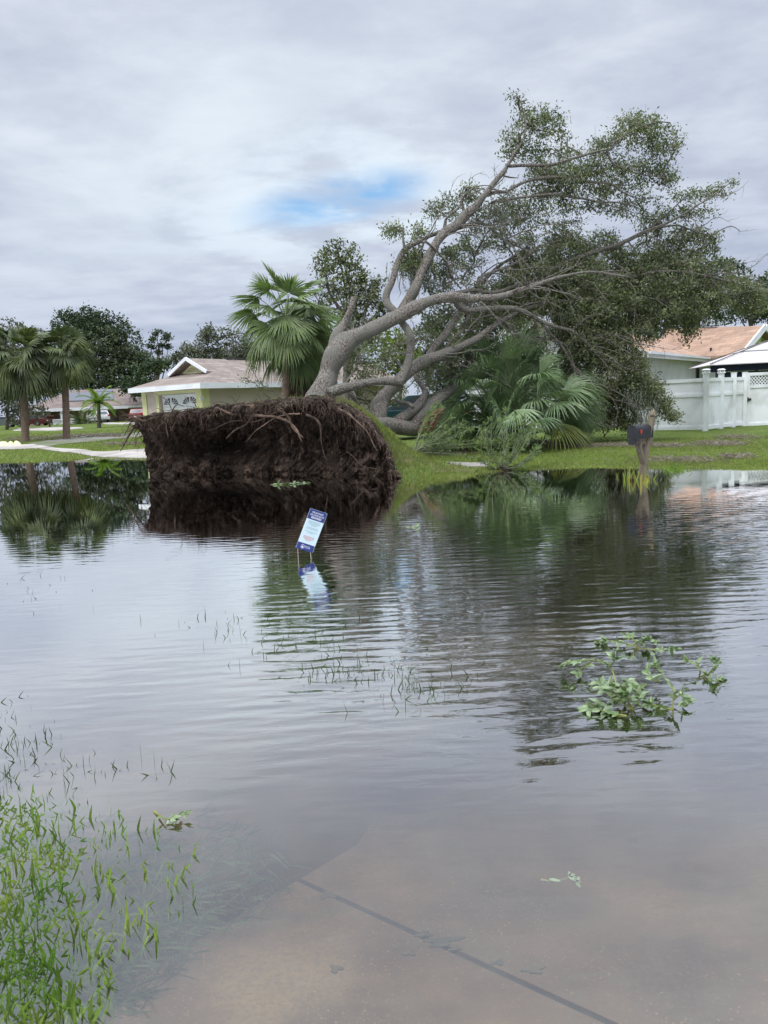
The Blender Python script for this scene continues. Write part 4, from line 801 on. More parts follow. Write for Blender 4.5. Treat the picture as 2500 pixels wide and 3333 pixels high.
# roof
def pxof(P):
    v = np.asarray(P, float)-CAM; zc = np.dot(v, Fv); return 1250+FPX*np.dot(v, Rv)/zc, 1666.5-FPX*np.dot(v, Uv)/zc
def roofpt(a, b_, z): p = C0 + ua*a + ub*b_; return np.array([p[0], p[1], z])
def solve(fn, lo_, hi_, target, idx):
    f0 = pxof(fn(lo_))[idx]-target
    for _ in range(50):
        m_ = (lo_+hi_)/2; fm_ = pxof(fn(m_))[idx]-target
        if (fm_ > 0) == (f0 > 0): lo_ = m_
        else: hi_ = m_
    return (lo_+hi_)/2
shin1 = shingles('brown_shingles', (*ub, 0), (0.29, 0.24, 0.205), (0.21, 0.172, 0.148), row=.16)
OV = .55
a1 = solve(lambda t: roofpt(t, -OV, EZ), 3, 9, 418, 0); b1 = 13.6
am = (a1-OV)/2; ridge_a = am
bg_ = solve(lambda t: roofpt(am, t, 4.2), 0, 6, 603, 0)+.35
RZ = solve(lambda t: roofpt(am, bg_-.35, t), 3, 6, 1166, 1)
e00, e10, e01, e11 = roofpt(-OV, -OV, EZ), roofpt(a1, -OV, EZ), roofpt(-OV, b1, EZ), roofpt(a1, b1, EZ)
gz = EZ + (RZ-EZ)*.46; ga = (RZ-gz)/(RZ-EZ)*(am+OV)
print('HOUSE1', a1, bg_, RZ, pxof(e00), pxof(e10), pxof(roofpt(am+ga, bg_-.35, gz)), pxof(roofpt(am-ga, bg_-.35, gz)), pxof(e01))
rid0, rid1 = roofpt(am, bg_-.35, RZ), roofpt(am, b1, RZ)
rf = MB()
gl_, gr_ = roofpt(am+ga, bg_, gz), roofpt(am-ga, bg_, gz)
gl2, gr2 = roofpt(am+ga, bg_-.35, gz), roofpt(am-ga, bg_-.35, gz)
slabq(rf, [e00, e10, gl_, gr_]); slabq(rf, [e00, gr_, gr2, rid0, rid1, e01]); slabq(rf, [e10, e11, rid1, rid0, gl2, gl_])
rfo = rf.build('roof', shin1, h1)
ga_ = MB(); gg = roofpt(am, bg_+.1, RZ-.14); gtb = [roofpt(am+ga, bg_+.1, gz), roofpt(am-ga, bg_+.1, gz), gg]; ga_.prism(gtb, (*(ub*.1), 0))
for kx in range(6):
    z_ = gz+.0+kx*(RZ-gz-.25)/6; hw = ga*(RZ-z_-.28)/(RZ-gz); p = roofpt(am-hw, bg_+.06, z_+.06); q_ = roofpt(am+hw, bg_+.06, z_+.06); bar(ga_, p, q_, .03, .11)
ga_.build('gable', m_yellow, rfo)
bb = MB()
off = np.array([*(-ub*.37), 0])
bar(bb, gr_+off*1.0+[0, 0, -.02], rid0+np.array([*(-ub*.03), 0])+[0, 0, -.02], .05, .14); bar(bb, gl_+off*1.0+[0, 0, -.02], rid0+np.array([*(-ub*.03), 0])+[0, 0, -.02], .05, .14)
for p, q_ in ((e00, e10), (e00, e01)): bar(bb, p+[0, 0, -.10], q_+[0, 0, -.10], .06, .2)
bar(bb, e00+[0, 0, -.10]+np.array([*(-(ua+ub)*.06), 0]), e00+np.array([*(ub*2.6), 0])+[0, 0, -.10]-np.array([*(ua*.06), 0]), .1, .22)
bb.build('fascia', m_white, h1)
rd = MB(); bar(rd, rid0+np.array([*(ub*2.2), .05]), rid1+[0, 0, .05], .16, .06); rd.build('ridge_vent', m_black, rfo)
cm = MB(); p = Wa.P(-.15, 2.0, .06); cm.tube([p, p+[-.12, -.12, .02]], .05, 8); bar(cm, p+[0, 0, 0], p+[0, 0, .14], .04, .04); cm.build('security_camera', m_white, h1)

# ---- far tan house with solar panels
h2 = thing('tan_house', 'distant tan house with brown roof, solar panels and white porch posts on the far left', 'house', W(300, 1378, 108)*[1, 1, 0]+[0, 0, .3])
A2_ = W(90, 1350, 106)[:2]; E2_ = W(470, 1350, 112)[:2]; W2 = Wall(A2_, E2_-A2_)
def z2(px, py): return W2.hit(px, py)
zg = .3; ez2 = W2.hit(300, 1326)[1]; s_c, s_e, s_g = W2.hit(165, 1350)[0], W2.hit(472, 1350)[0], W2.hit(425, 1350)[0]
mb = MB(); W2.box(mb, 0, s_c, zg-.4, ez2, -9, 0); W2.box(mb, s_c+.01, s_g, zg-.4, ez2, -9, -2.4); W2.box(mb, s_g+.01, s_e+6, zg-.4, ez2, -9, -.2); mb.build('wall', m_tan, h2)
shin2 = shingles('grey_brown_shingles', (*W2.u, 0), (0.22, 0.175, 0.15), (0.17, 0.135, 0.12), row=.3)
rf = MB(); rz2 = W2.hit(300, 1287)[1] + 1.0
def h2p(s, o, z): return W2.P(s, z, o)
f0, f1, b0, b1_ = h2p(-.8, .8, ez2), h2p(s_e+7, .8, ez2), h2p(-.8, -10, ez2), h2p(s_e+7, -10, ez2)
r0_, r1_ = h2p(6.0, -4.6, rz2), h2p(s_e+2, -4.6, rz2)
slabq(rf, [f0, f1, r1_, r0_], .2); slabq(rf, [f0, r0_, b0], .2); slabq(rf, [b0, r0_, r1_, b1_], .2); slabq(rf, [f1, b1_, r1_], .2)
rfo2 = rf.build('roof', shin2, h2)
so_ = MB(); 
def rp(s, t, e=.06): return h2p(s, .8-5.4*t, ez2+(rz2-ez2)*t+e)
for (x0, x1, t0, t1) in [(W2.hit(219, 1310)[0], W2.hit(300, 1310)[0], .35, .8), (W2.hit(302, 1310)[0], W2.hit(372, 1310)[0], .35, .8), (W2.hit(320, 1310)[0], W2.hit(376, 1310)[0], .82, .93)]:
    so_.prism([rp(x0, t0), rp(x1, t0), rp(x1, t1), rp(x0, t1)], (0, 0, .06))
so_.build('solar_panel', m_glass, rfo2)
bb = MB(); bar(bb, f0+[0, 0, -.12], f1+[0, 0, -.12], .08, .32); bar(bb, h2p(s_c, 1.0, ez2-.2), h2p(W2.hit(418, 1350)[0], 1.0, ez2-.2), .08, .34); bb.build('fascia', m_white, h2)
for px in (200, 283, 348): 
    ps = MB(); s_ = W2.hit(px, 1350)[0]; W2.box(ps, s_-.14, s_+.14, zg-.3, ez2-.2, .55, .85); ps.build('porch_post', m_white, h2)
qn = MB()
for kx in range(8): W2.box(qn, s_c-.02-(.25 if kx % 2 else .5), s_c+.03, zg+kx*.32, zg+kx*.32+.28, .002, .07)
qn.build('quoins', mat('quoin', (.42, .38, .32), (.36, .32, .27), 3), h2)
for (x0, x1, y0, y1) in [(117, 122, 1333, 1352), (130, 150, 1340, 1352), (220, 232, 1335, 1362), (318, 330, 1335, 1366), (372, 390, 1334, 1372)]:
    wn = MB(); o_ = .01 if x0 < 160 else -2.38; a0_, zt_ = W2.hit(x0, y0); a1_, zb_ = W2.hit(x1, y1); W2.box(wn, a0_, a1_, zb_, zt_, o_, o_+.05); wn.build('window', m_glass, h2)
gd2 = MB(); W2.box(gd2, s_g+1, s_e+1, zg, ez2-.5, -.19, -.12); gd2.build('garage_door', m_white, h2)
rl = MB()
for px in np.r_[np.arange(172, 200, 2.4), np.arange(206, 242, 2.4)]:
    s_ = W2.hit(px, 1360)[0]; W2.box(rl, s_-.03, s_+.03, zg, zg+.95, 1.35, 1.4)
for (a_, c_) in ((172, 200), (206, 242)):
    for zz in (.2, .8): W2.box(rl, W2.hit(a_, 1360)[0], W2.hit(c_, 1360)[0], zg+zz, zg+zz+.07, 1.401, 1.44)
tag(rl.build('picket_railing', m_white), 'low white picket railing in front of the porch of the tan house', 'railing')

# ---- white house with red shutters behind the crown, with a rear wing
E1 = W(2096, 1271, 30.0)[:2]; ur = np.array([-.81, .58]); ur /= np.linalg.norm(ur); us_ = np.array([-ur[1], ur[0]])*-1
us_ = np.array([.582, .813]); Wf, Ws = Wall(E1, ur), Wall(E1, us_)
h3 = thing('white_house', 'white house with red shutters and orange-brown shingle roof mostly hidden by the fallen crown', 'house', (*E1, 0.1))
ez3 = 3.05; span = 8.8
def r3(a, b_, z): p = E1 + ur*a + us_*b_; return np.array([p[0], p[1], z])
RZ3 = 4.75
mb = MB(); Wf.box(mb, .5, span-.5, -.2, ez3, -.7, -.5)
mb.prism([r3(.5, .5, ez3), r3(span-.5, .5, ez3), r3(span/2, .5, RZ3-.25)], (*(us_*.2), 0))
mb.prism([r3(.5, .7, -.2), r3(.5, 22, -.2), r3(.5, 22, ez3), r3(.5, .7, ez3)], (*(ur*.2), 0))
mb.build('wall', m_white, h3)
shin3 = shingles('orange_shingles', (*us_, 0), (0.42, 0.275, 0.195), (0.30, 0.20, 0.145), row=.2)
rf = MB(); slabq(rf, [r3(-.1, -.1, ez3), r3(-.1, 22, ez3), r3(span/2, 22, RZ3), r3(span/2, -.1, RZ3)], .14); slabq(rf, [r3(span+.1, -.1, ez3), r3(span/2, -.1, RZ3), r3(span/2, 22, RZ3), r3(span+.1, 22, ez3)], .14)
rfo3 = rf.build('roof', shin3, h3)
bb = MB(); o_ = np.array([*(-us_*.15), 0])
bar(bb, r3(-.1, -.1, ez3-.08)+o_, r3(span/2, -.1, RZ3-.08)+o_, .06, .24); bar(bb, r3(span+.1, -.1, ez3-.08)+o_, r3(span/2, -.1, RZ3-.08)+o_, .06, .24)
bar(bb, r3(-.16, -.1, ez3-.1), r3(-.16, 9.5, ez3-.1), .06, .22); bar(bb, r3(-.16, 9.5, ez3-.1), r3(-.16, 22, ez3-.1), .06, .22); bar(bb, r3(-.24, -.1, ez3-.02), r3(-.24, 22, ez3-.02), .10, .1)
bb.build('fascia', m_white, h3)
def wf3(px, py): 
    Wt = Wall(Wf.P(0, 0, -.5)[:2], ur); return Wt.hit(px, py)
Wt = Wall(Wf.P(0, 0, -.5)[:2], ur)
for (x0, x1, y0, y1, mm, nm) in [(1858, 1886, 1238, 1308, m_red, 'shutter'), (1974, 2006, 1236, 1308, m_red, 'shutter'), (1890, 1970, 1238, 1308, m_glass, 'window')]:
    s_ = MB(); Wt.pbox(s_, (x0, y0), (x1, y1), .01, .06)
    if nm == 'shutter':
        a0_, zt_ = Wt.hit(x0, y0); a1_, zb_ = Wt.hit(x1, y1); lo_, hi_ = sorted((a0_, a1_))
        for zz in np.arange(min(zb_, zt_)+.05, max(zb_, zt_)-.05, .09): Wt.box(s_, lo_+.04, hi_-.04, zz, zz+.05, .061, .08)
    wo_ = s_.build(nm, mm, h3)
    if nm == 'window':
        f_ = MB(); a0_, zt_ = Wt.hit(x0, y0); a1_, zb_ = Wt.hit(x1, y1); lo_, hi_ = sorted((a0_, a1_)); zl, zh = sorted((zb_, zt_))
        for q0, q1, q2, q3 in ((lo_, hi_, zl-.05, zl+.03), (lo_, hi_, zh-.03, zh+.05), (lo_, lo_+.06, zl+.03, zh-.03), (hi_-.06, hi_, zl+.03, zh-.03), ((lo_+hi_)/2-.03, (lo_+hi_)/2+.03, zl+.03, zh-.03)): Wt.box(f_, q0, q1, q2, q3, .061, .09)
        f_.build('frame', m_white, wo_)
# rear wing with the lime gable
h4 = thing('rear_wing_house', 'house wing with orange shingle roof and lime green gable above the grey gazebo canopy', 'house', W(2440, 1257, 40)*[1, 1, 0]+[0, 0, .1])
pk = W(2492, 1060, 37.5); lf = W(2175, 1068, 44); blo = W(2412, 1157, 36.6); bhi = W(2120, 1160, 43); brt = W(2572, 1150, 38.2)
pk2 = pk + (lf-pk)*-0.0
rf = MB(); slabq(rf, [blo, pk, lf, bhi], .15)
bk = lf + (lf-bhi)*.9; bk2 = pk + (pk-blo)*.9; slabq(rf, [pk, pk+(brt-pk)*1.0, lf+(brt-pk)*1.0, lf], .15)
shin4 = shingles('orange_shingles_rear', (*unit((lf-pk)[:2]), 0), (0.42, 0.28, 0.20), (0.30, 0.20, 0.145), row=.24)
rf4 = rf.build('roof', shin4, h4)
gb = MB(); inn = unit(lf-pk)*.5; gb.prism([blo+inn*1.2+[0, 0, -.12], pk+inn*1.2+[0, 0, -.2], brt+inn*1.2+[0, 0, -.12], (brt+inn*1.2)*[1, 1, 0], (blo+inn*1.2)*[1, 1, 0]], unit(lf-pk)*.15)
d_ = unit((brt-blo)*[1, 1, 0]); Lg = np.linalg.norm((brt-blo)[:2])
for kx in np.arange(.1, Lg-.1, .22):
    base = blo + (brt-blo)*(kx/Lg) + inn*1.1; f = kx/Lg; fp = np.dot((pk-blo)[:2], d_[:2])/Lg; zt_ = (blo[2]+(pk[2]-blo[2])*(f/fp) if f < fp else pk[2]+(brt[2]-pk[2])*((f-fp)/(1-fp)))-.25
    if zt_ > 2.7: bar(gb, (base[0], base[1], 2.2), (base[0], base[1], zt_), .04, .02)
gbo = gb.build('gable', m_greenw, h4)
vt = MB(); vc = blo*.35+brt*.15+pk*.5; vc = W(2468, 1105, 37.45)
for kx in range(6): p = vc + np.array([0, 0, -.35+kx*.11]); bar(vt, p-d_*.16, p+d_*.16, .05, .07)
vt.build('vent', m_greenw, gbo)
bb = MB(); bar(bb, blo+[0, 0, -.06], pk+[0, 0, -.04], .09, .28); bar(bb, pk+[0, 0, -.04], brt+[0, 0, -.06], .09, .28); bb.build('rake_board', m_white, h4)
bb = MB(); bar(bb, pk+(lf-pk)*.45+[0, 0, .06], lf+[0, 0, .06], .2, .06); bb.build('ridge_vent', m_black, rf4)
pp = MB(); p = W(2314, 1152, 39); p2 = W(2314, 1132, 39); pp.tube([p, p2], .06, 8); pp.build('vent_pipe', m_black, rf4)

# ---- pieces of the further house seen between the limbs
h5 = thing('teal_house', 'pale house with white sloping roof edge glimpsed between the leaning trunk and the lower limbs', 'house', W(1240, 1300, 46)*[1, 1, 0]+[0, 0, .1])
Y5 = 46; mb = MB(); P5 = [W(1130, 1215, Y5), W(1312, 1212, Y5)]; wl5 = Wall(P5[0][:2], (P5[1]-P5[0])[:2]); wl5.box(mb, 0, 3.6, -.2, 2.75, -.3, 0); wl5.box(mb, -3, 0, -.2, 2.4, -.3, 0); mb.build('wall', m_white, h5)
rf = MB(); a_, b_ = W(1225, 1168, Y5-.6), W(1312, 1208, Y5-.6); slabq(rf, [W(1130, 1160, Y5-.6), a_, b_, b_+[0, 5, .3], a_+[0, 5, .3], W(1130, 1160, Y5+5)], .1); rf.build('roof', shingles('teal_shingles', (1, 0, 0), (.30, .36, .36), (.24, .30, .31)), h5)
bb = MB(); bar(bb, a_+[0, -.04, -.1], b_+[0, -.04, -.1], .06, .22); bar(bb, W(1130, 1178, Y5-.66), W(1222, 1188, Y5-.66), .06, .2); bb.build('fascia', m_white, h5)
yl = MB(); wl5.pbox(yl, (1150, 1195), (1205, 1208), .01, .06); yl.build('trim', m_yellow, h5)

# ---- white vinyl fence and gate
FA = W(2124, 1269, 26.6)[:2]; FB = W(2298, 1262, 25.4)[:2]; FC = W(2347, 1260, 26.3)[:2]; FD = W(2388, 1258, 26.9)[:2]; FE = W(2424, 1256, 27.2)[:2]; FF = W(2530, 1252, 27.4)[:2]
fn = thing('vinyl_fence', 'tall white vinyl privacy fence with capped posts beside the mailbox lawn', 'fence', (*FB, .1))
def fpanel(p, q_, zt, parent, zb=.16):
    Wp = Wall(p, q_-p); L = np.linalg.norm(q_-p); mb = MB(); Wp.box(mb, .06, L-.06, zb, zt-.03, -.03, 0)
    for x in np.arange(.2, L-.1, .15): Wp.box(mb, x, x+.008, zb+.12, zt-.5, .0005, .004)
    o_ = mb.build('panel', m_white2, parent); 
    for (q0, q1, q2) in ((zt-.12, zt, .035), (zt-.62, zt-.52, .03), (zb-.02, zb+.10, .03)): r_ = MB(); Wp.box(r_, .05, L-.05, q0, q1, -.05, q2); r_.build('rail', m_white2, o_)
zt_f = 1.88
fpanel(FA, FB, zt_f, fn); fpanel(FB, FC, zt_f, fn); fpanel(FC, FD, zt_f, fn); fpanel(FD, FE, zt_f, fn)
def fpost(p, zt, cap, parent, w=.075):
    mb = MB(); mb.box(p[0]-w, p[0]+w, p[1]-w, p[1]+w, -.05, zt); po = mb.build('post', m_white2, parent)
    c_ = MB()
    if cap:
        c_.box(p[0]-w-.03, p[0]+w+.03, p[1]-w-.03, p[1]+w+.03, zt, zt+.035)
        for sx_ in (-1, 1):
            for sy_ in (-1, 1): c_.box(p[0]+sx_*w*.9-.02, p[0]+sx_*w*.9+.02, p[1]+sy_*w*.9-.02, p[1]+sy_*w*.9+.02, zt+.035, zt+.115)
        V = [(p[0]+a*(w+.04), p[1]+b_*(w+.04), zt+.115) for a, b_ in ((-1, -1), (1, -1), (1, 1), (-1, 1))]; V2 = [(p[0]+a*(w-.02), p[1]+b_*(w-.02), zt+.155) for a, b_ in ((-1, -1), (1, -1), (1, 1), (-1, 1))]
        c_.add(V+V2, [(3, 2, 1, 0), (4, 5, 6, 7), (0, 1, 5, 4), (1, 2, 6, 5), (2, 3, 7, 6), (3, 0, 4, 7)])
    else: c_.box(p[0]-w-.008, p[0]+w+.008, p[1]-w-.008, p[1]+w+.008, zt, zt+.02)
    c_.build('post_cap', m_white2, po)
fpost(FB, 2.03, True, fn); fpost(FC, 2.03, True, fn); fpost(FA, 1.88, False, fn); fpost(FD, 2.03, False, fn, .07); fpost(FE, 2.03, False, fn, .07)
gt = thing('fence_gate', 'white vinyl gate with lattice top and black latch at the right of the fence', 'gate', (*FE, .1))
Wg = Wall(FE, FF-FE); g0 = MB(); gz1 = 2.02; Lg = 1.25
Wg.box(g0, .11, Lg, .14, 1.52, -.03, .0); g0.build('panel', m_white2, gt)
g0 = MB(); Wg.box(g0, .10, Lg, gz1-.11, gz1, -.04, .03); Wg.box(g0, .10, Lg, 1.47, 1.56, -.04, .03); Wg.box(g0, .10, .20, .10, gz1-.111, -.04, .029); Wg.box(g0, .2, Lg, .1, .2, -.04, .028); g0.build('gate_frame', m_white2, gt)
g0 = MB(); 
for x in np.arange(-.4, 1.4, .13):
    for sgn in (1, -1):
        a_, b_ = (x, 1.56), (x+.36, 1.91)
        if sgn < 0: a_, b_ = (x+.36, 1.56), (x, 1.91)
        # clip to the opening
        t0_, t1_ = 0, 1
        lo_, hi_ = .2, Lg
        xs_ = sorted((a_[0], b_[0])); 
        if xs_[1] < lo_ or xs_[0] > hi_: continue
        f = lambda X_: (X_-a_[0])/(b_[0]-a_[0]); c0_, c1_ = sorted((f(lo_), f(hi_))); t0_, t1_ = max(0, c0_), min(1, c1_)
        if t1_-t0_ < .05: continue
        P0 = (a_[0]+(b_[0]-a_[0])*t0_, a_[1]+(b_[1]-a_[1])*t0_); P1 = (a_[0]+(b_[0]-a_[0])*t1_, a_[1]+(b_[1]-a_[1])*t1_)
        o_ = -.012 if sgn > 0 else .0; bar(g0, Wg.P(P0[0], P0[1], o_), Wg.P(P1[0], P1[1], o_), .01, .035)
g0.build('lattice', m_white2, gt)
g0 = MB(); Wg.box(g0, .06, .24, 1.02, 1.10, .031, .06); Wg.box(g0, .08, .12, .98, 1.14, .06, .08); g0.build('latch', m_black, gt)
# ---- gazebo canopy behind the fence
gz_ = thing('gazebo', 'pale grey gazebo canopy with dark posts behind the white fence', 'gazebo', (*W(2420, 1256, 30)[:2], .1))
cA, cB = W(2312, 1192, 29.0), W(2560, 1177, 28.6); top = W(2504, 1138, 31.0); cA[2] = cB[2] = 2.42; bk_ = np.array([0.9, 4.2, 0]); cC, cD = cB+bk_, cA+bk_
m_can = mat('canopy_fabric', (0.50, 0.47, 0.46), (0.44, 0.42, 0.42), 1.5)
cn = MB()
top[2] = 3.3
for p, q_ in ((cA, cB), (cB, cC), (cC, cD), (cD, cA)):
    m1, m2 = p+(top-p)*.55, q_+(top-q_)*.55; cn.prism([p, q_, m2, m1], (0, 0, -.03)); n1_, n2_ = m1+[0, 0, .05], m2+[0, 0, .05]; cn.prism([n1_, n2_, top+[0, 0, .03]], (0, 0, -.03))
cn.build('canopy', m_can, gz_)
rb2 = MB()
for p in (cA, cB, cC, cD): bar(rb2, p+[0, 0, .03], top+[0, 0, .08], .05, .03)
rb2.build('rib', mat('rib', (.16, .14, .13), (.12, .11, .1), 3), gz_)
for p in (cA, cB, cC, cD):
    ps = MB(); pp_ = p+(top-p)*[.12, .12, 0]; ps.box(pp_[0]-.06, pp_[0]+.06, pp_[1]-.06, pp_[1]+.06, 0, 2.42); ps.build('post', m_black, gz_)
vl = MB(); 
for p, q_ in ((cA, cB),): bar(vl, p+[.1, .2, -.16], q_+[-.1, .2, -.16], .03, .26)
vl.prism([cA+[.5, .25, -.3], cB+[0, .25, -.3], cB+[0, .25, -1.3], cA+[.5, .25, -1.3]], (0, .05, 0))
vl.build('valance', mat('navy_screen', (.012, .018, .035), (.02, .025, .04), 2), gz_)

# ================================================================ cars
m_tyre = mat('tyre', (.02, .02, .02), (.03, .03, .03), 5); m_rim = mat('rim', (.4, .4, .42), (.3, .3, .32), 5, rough=.3, metallic=.8)
m_tail = mat('tail_lamp', (.35, .01, .01), (.25, .01, .01), 5, rough=.2); m_plate = mat('plate', (.7, .7, .7), (.6, .6, .6), 5)
def carpaint(n, c): return mat(n, c, tuple(x*.9 for x in c), 1, rough=.25, spec=.6, coat=.7)
def car(name, kind, paint, loc, rz, label):
    t = thing(name, label, 'car', loc)
    c_, s_ = cos(rz), sin(rz); L0 = np.array(loc, float)
    T = lambda V: np.stack([V[:, 0]*c_-V[:, 1]*s_+L0[0], V[:, 0]*s_+V[:, 1]*c_+L0[1], V[:, 2]+L0[2]], 1)
    if kind == 'sedan':
        Lh, wd = 2.4, .91; low = [(-2.4, .45), (-2.42, .75), (-2.35, 1.0), (-1.7, 1.04), (1.0, .98), (1.9, .86), (2.3, .7), (2.4, .5), (2.3, .28), (-2.25, .28)]
        cab = [(-1.95, 1.0), (-1.15, 1.38), (-.3, 1.46), (.3, 1.40), (1.15, .95)]; wz = .33
    else:
        Lh, wd = 2.25, .93; low = [(-2.2, .5), (-2.25, .85), (-2.2, 1.1), (-1.8, 1.15), (1.0, 1.12), (1.85, 1.02), (2.2, .82), (2.25, .5), (2.15, .33), (-2.1, .33)]
        cab = [(-2.12, 1.1), (-1.85, 1.6), (-1.3, 1.69), (.1, 1.66), (1.15, 1.1)]; wz = .37
    def ext(mb, prof, w, inset=.05, tuck=0.0):
        P = np.array(prof); c0 = P.mean(0); n = len(P); Q = c0+(P-c0)*(1-inset)
        lay = [(Q, -w), (P, -w+.09), (P, w-.09), (Q, w)]
        V = []
        for (R_, y) in lay:
            yy = np.full(n, y)
            if tuck: yy = yy*(1-tuck*(R_[:, 1]-P[:, 1].min())/(np.ptp(P[:, 1])))
            V.append(np.c_[R_[:, 0], yy, R_[:, 1]])
        V = T(np.vstack(V)); F = [(k1*n+i_, k1*n+(i_+1) % n, (k1+1)*n+(i_+1) % n, (k1+1)*n+i_) for k1 in range(3) for i_ in range(n)]
        b0_ = mb.n; mb.add(V, F, rnd=.5); mb.ng.append(np.arange(n)[::-1]+b0_); mb.ng.append(np.arange(n)+3*n+b0_)
    bd = MB(); ext(bd, low, wd); ext(bd, cab, wd-.06, .03, .16); body = bd.build('body', paint, t, smooth=False)
    # glass: side windows, rear and front screens
    gs = MB(); cb = np.array(cab); c0 = cb.mean(0); win = c0+(cb-c0)*.80; win[:, 1] += .01
    zmin, zr_ = cb[:, 1].min(), np.ptp(cb[:, 1])
    for sg in (-1, 1):
        V = np.array([(x, sg*((wd-.06)*(1-.16*(z_-zmin)/zr_)+.004), z_) for x, z_ in win]); V = T(V); gs.prism(V, T(np.array([[0, sg*.01, 0.]]))[0]-L0)
    def screen(i0, i1, sg):
        (xa, za), (xb, zb) = cab[i0], cab[i1]; pts = []
        for f, ww in ((.12, .80), (.88, .70)):
            x, z_ = xa+(xb-xa)*f, za+(zb-za)*f; pts.append(((x, -ww*(wd-.05), z_), (x, ww*(wd-.05), z_)))
        nrm = unit(np.array([-(zb-za), 0, (xb-xa)])); nrm = nrm if nrm[2] > 0 else -nrm
        V = np.array([pts[0][0], pts[0][1], pts[1][1], pts[1][0]])+nrm*.006; gs.prism(T(V), T(np.array([nrm*.012]))[0]-L0)
    screen(0, 1, -1); screen(len(cab)-1, len(cab)-2, 1)
    gs.build('window', m_glass, t)
    for sx_ in (-1.42, 1.40):
        for sg in (-1, 1):
            w_ = MB(); cc = T(np.array([[sx_, sg*(wd-.22), wz], [sx_, sg*(wd+.01), wz]])); w_.tube(cc, wz, 20); wo_ = w_.build('wheel', m_tyre, t)
            r_ = MB(); cc = T(np.array([[sx_, sg*(wd-.02), wz], [sx_, sg*(wd+.02), wz]])); r_.tube(cc, wz*.62, 14); r_.build('rim', m_rim, wo_)
    for sg in (-1, 1):
        tl = MB(); tl.box(-Lh-.03, -Lh+.22, sg*(wd-.32) if sg > 0 else -wd+.02, sg*(wd-.02) if sg > 0 else -wd+.32, .78 if kind == 'sedan' else .9, .95 if kind == 'sedan' else 1.12, T); tl.build('tail_light', m_tail, t)
        hl = MB(); hl.box(Lh-.3, Lh-.04, sg*.55 if sg > 0 else -.85, sg*.85 if sg > 0 else -.55, .62, .76, T); hl.build('headlight', m_plate, t)
    pl = MB(); pl.box(-Lh-.05, -Lh+.1, -.26, .26, .6, .74, T); pl.build('number_plate', m_plate, t)
    bp = MB(); bp.box(-Lh-.04, -Lh+.15, -wd+.1, wd-.1, .30, .44, T); bp.build('bumper', m_black, t)
    return t
def gpt(px, Y):
    X_ = W(px, 1340, Y)[0]; return (X_, Y, float(terr(X_, Y))+.02)
car('parked_car', 'sedan', carpaint('grey_paint', (.10, .11, .105)), gpt(-8, 99), radians(192), 'dark grey sedan cut by the left edge of the photo')
car('parked_car', 'sedan', carpaint('maroon_paint', (.09, .012, .018)), gpt(102, 103), radians(168), 'dark maroon sedan parked behind the left sabal palm')
car('parked_car', 'suv', carpaint('white_paint_car', (.75, .76, .77)), gpt(318, 104), radians(128), 'white compact SUV parked in front of the tan house')
car('parked_car', 'suv', carpaint('red_paint', (.22, .02, .03)), gpt(455, 100), radians(95), 'red SUV partly hidden by the left end of the root plate')
car('parked_car', 'suv', carpaint('teal_paint', (.012, .045, .05)), gpt(1330, 29.5)[:2]+(0.1,), radians(184), 'dark teal car parked under the lower limbs of the fallen oak')
# ================================================================ palms
m_frond = mat('fan_fronds', (0.18, 0.24, 0.08), (0.11, 0.165, 0.055), 1.2, rough=.45, rnd=.7, transl=.25, spec=.5, c3=(0.20, 0.26, 0.11), s3=1.4)
m_frondd = mat('dark_fan_fronds', (0.165, 0.235, 0.11), (0.095, 0.155, 0.065), 1.2, rough=.45, rnd=.7, transl=.2, spec=.5, c3=(0.23, 0.30, 0.16), s3=1.2)
m_frondf = mat('sabal_fronds', (0.085, 0.105, 0.05), (0.05, 0.07, 0.03), .8, rough=.5, rnd=.9, transl=.2, c3=(0.14, 0.17, 0.06), s3=.9)
m_frondy = mat('yellowing_fronds', (0.24, 0.25, 0.06), (0.16, 0.19, 0.05), 2, rough=.5, rnd=.6, transl=.25)
m_dead = mat('dead_fronds', (0.17, 0.115, 0.075), (0.10, 0.065, 0.045), 3, rnd=.7)
m_ptrunk = mat('palm_trunk', (0.225, 0.165, 0.125), (0.15, 0.105, 0.08), 5, bump=.03, bscale=12, stretch=(1, 1, 4))
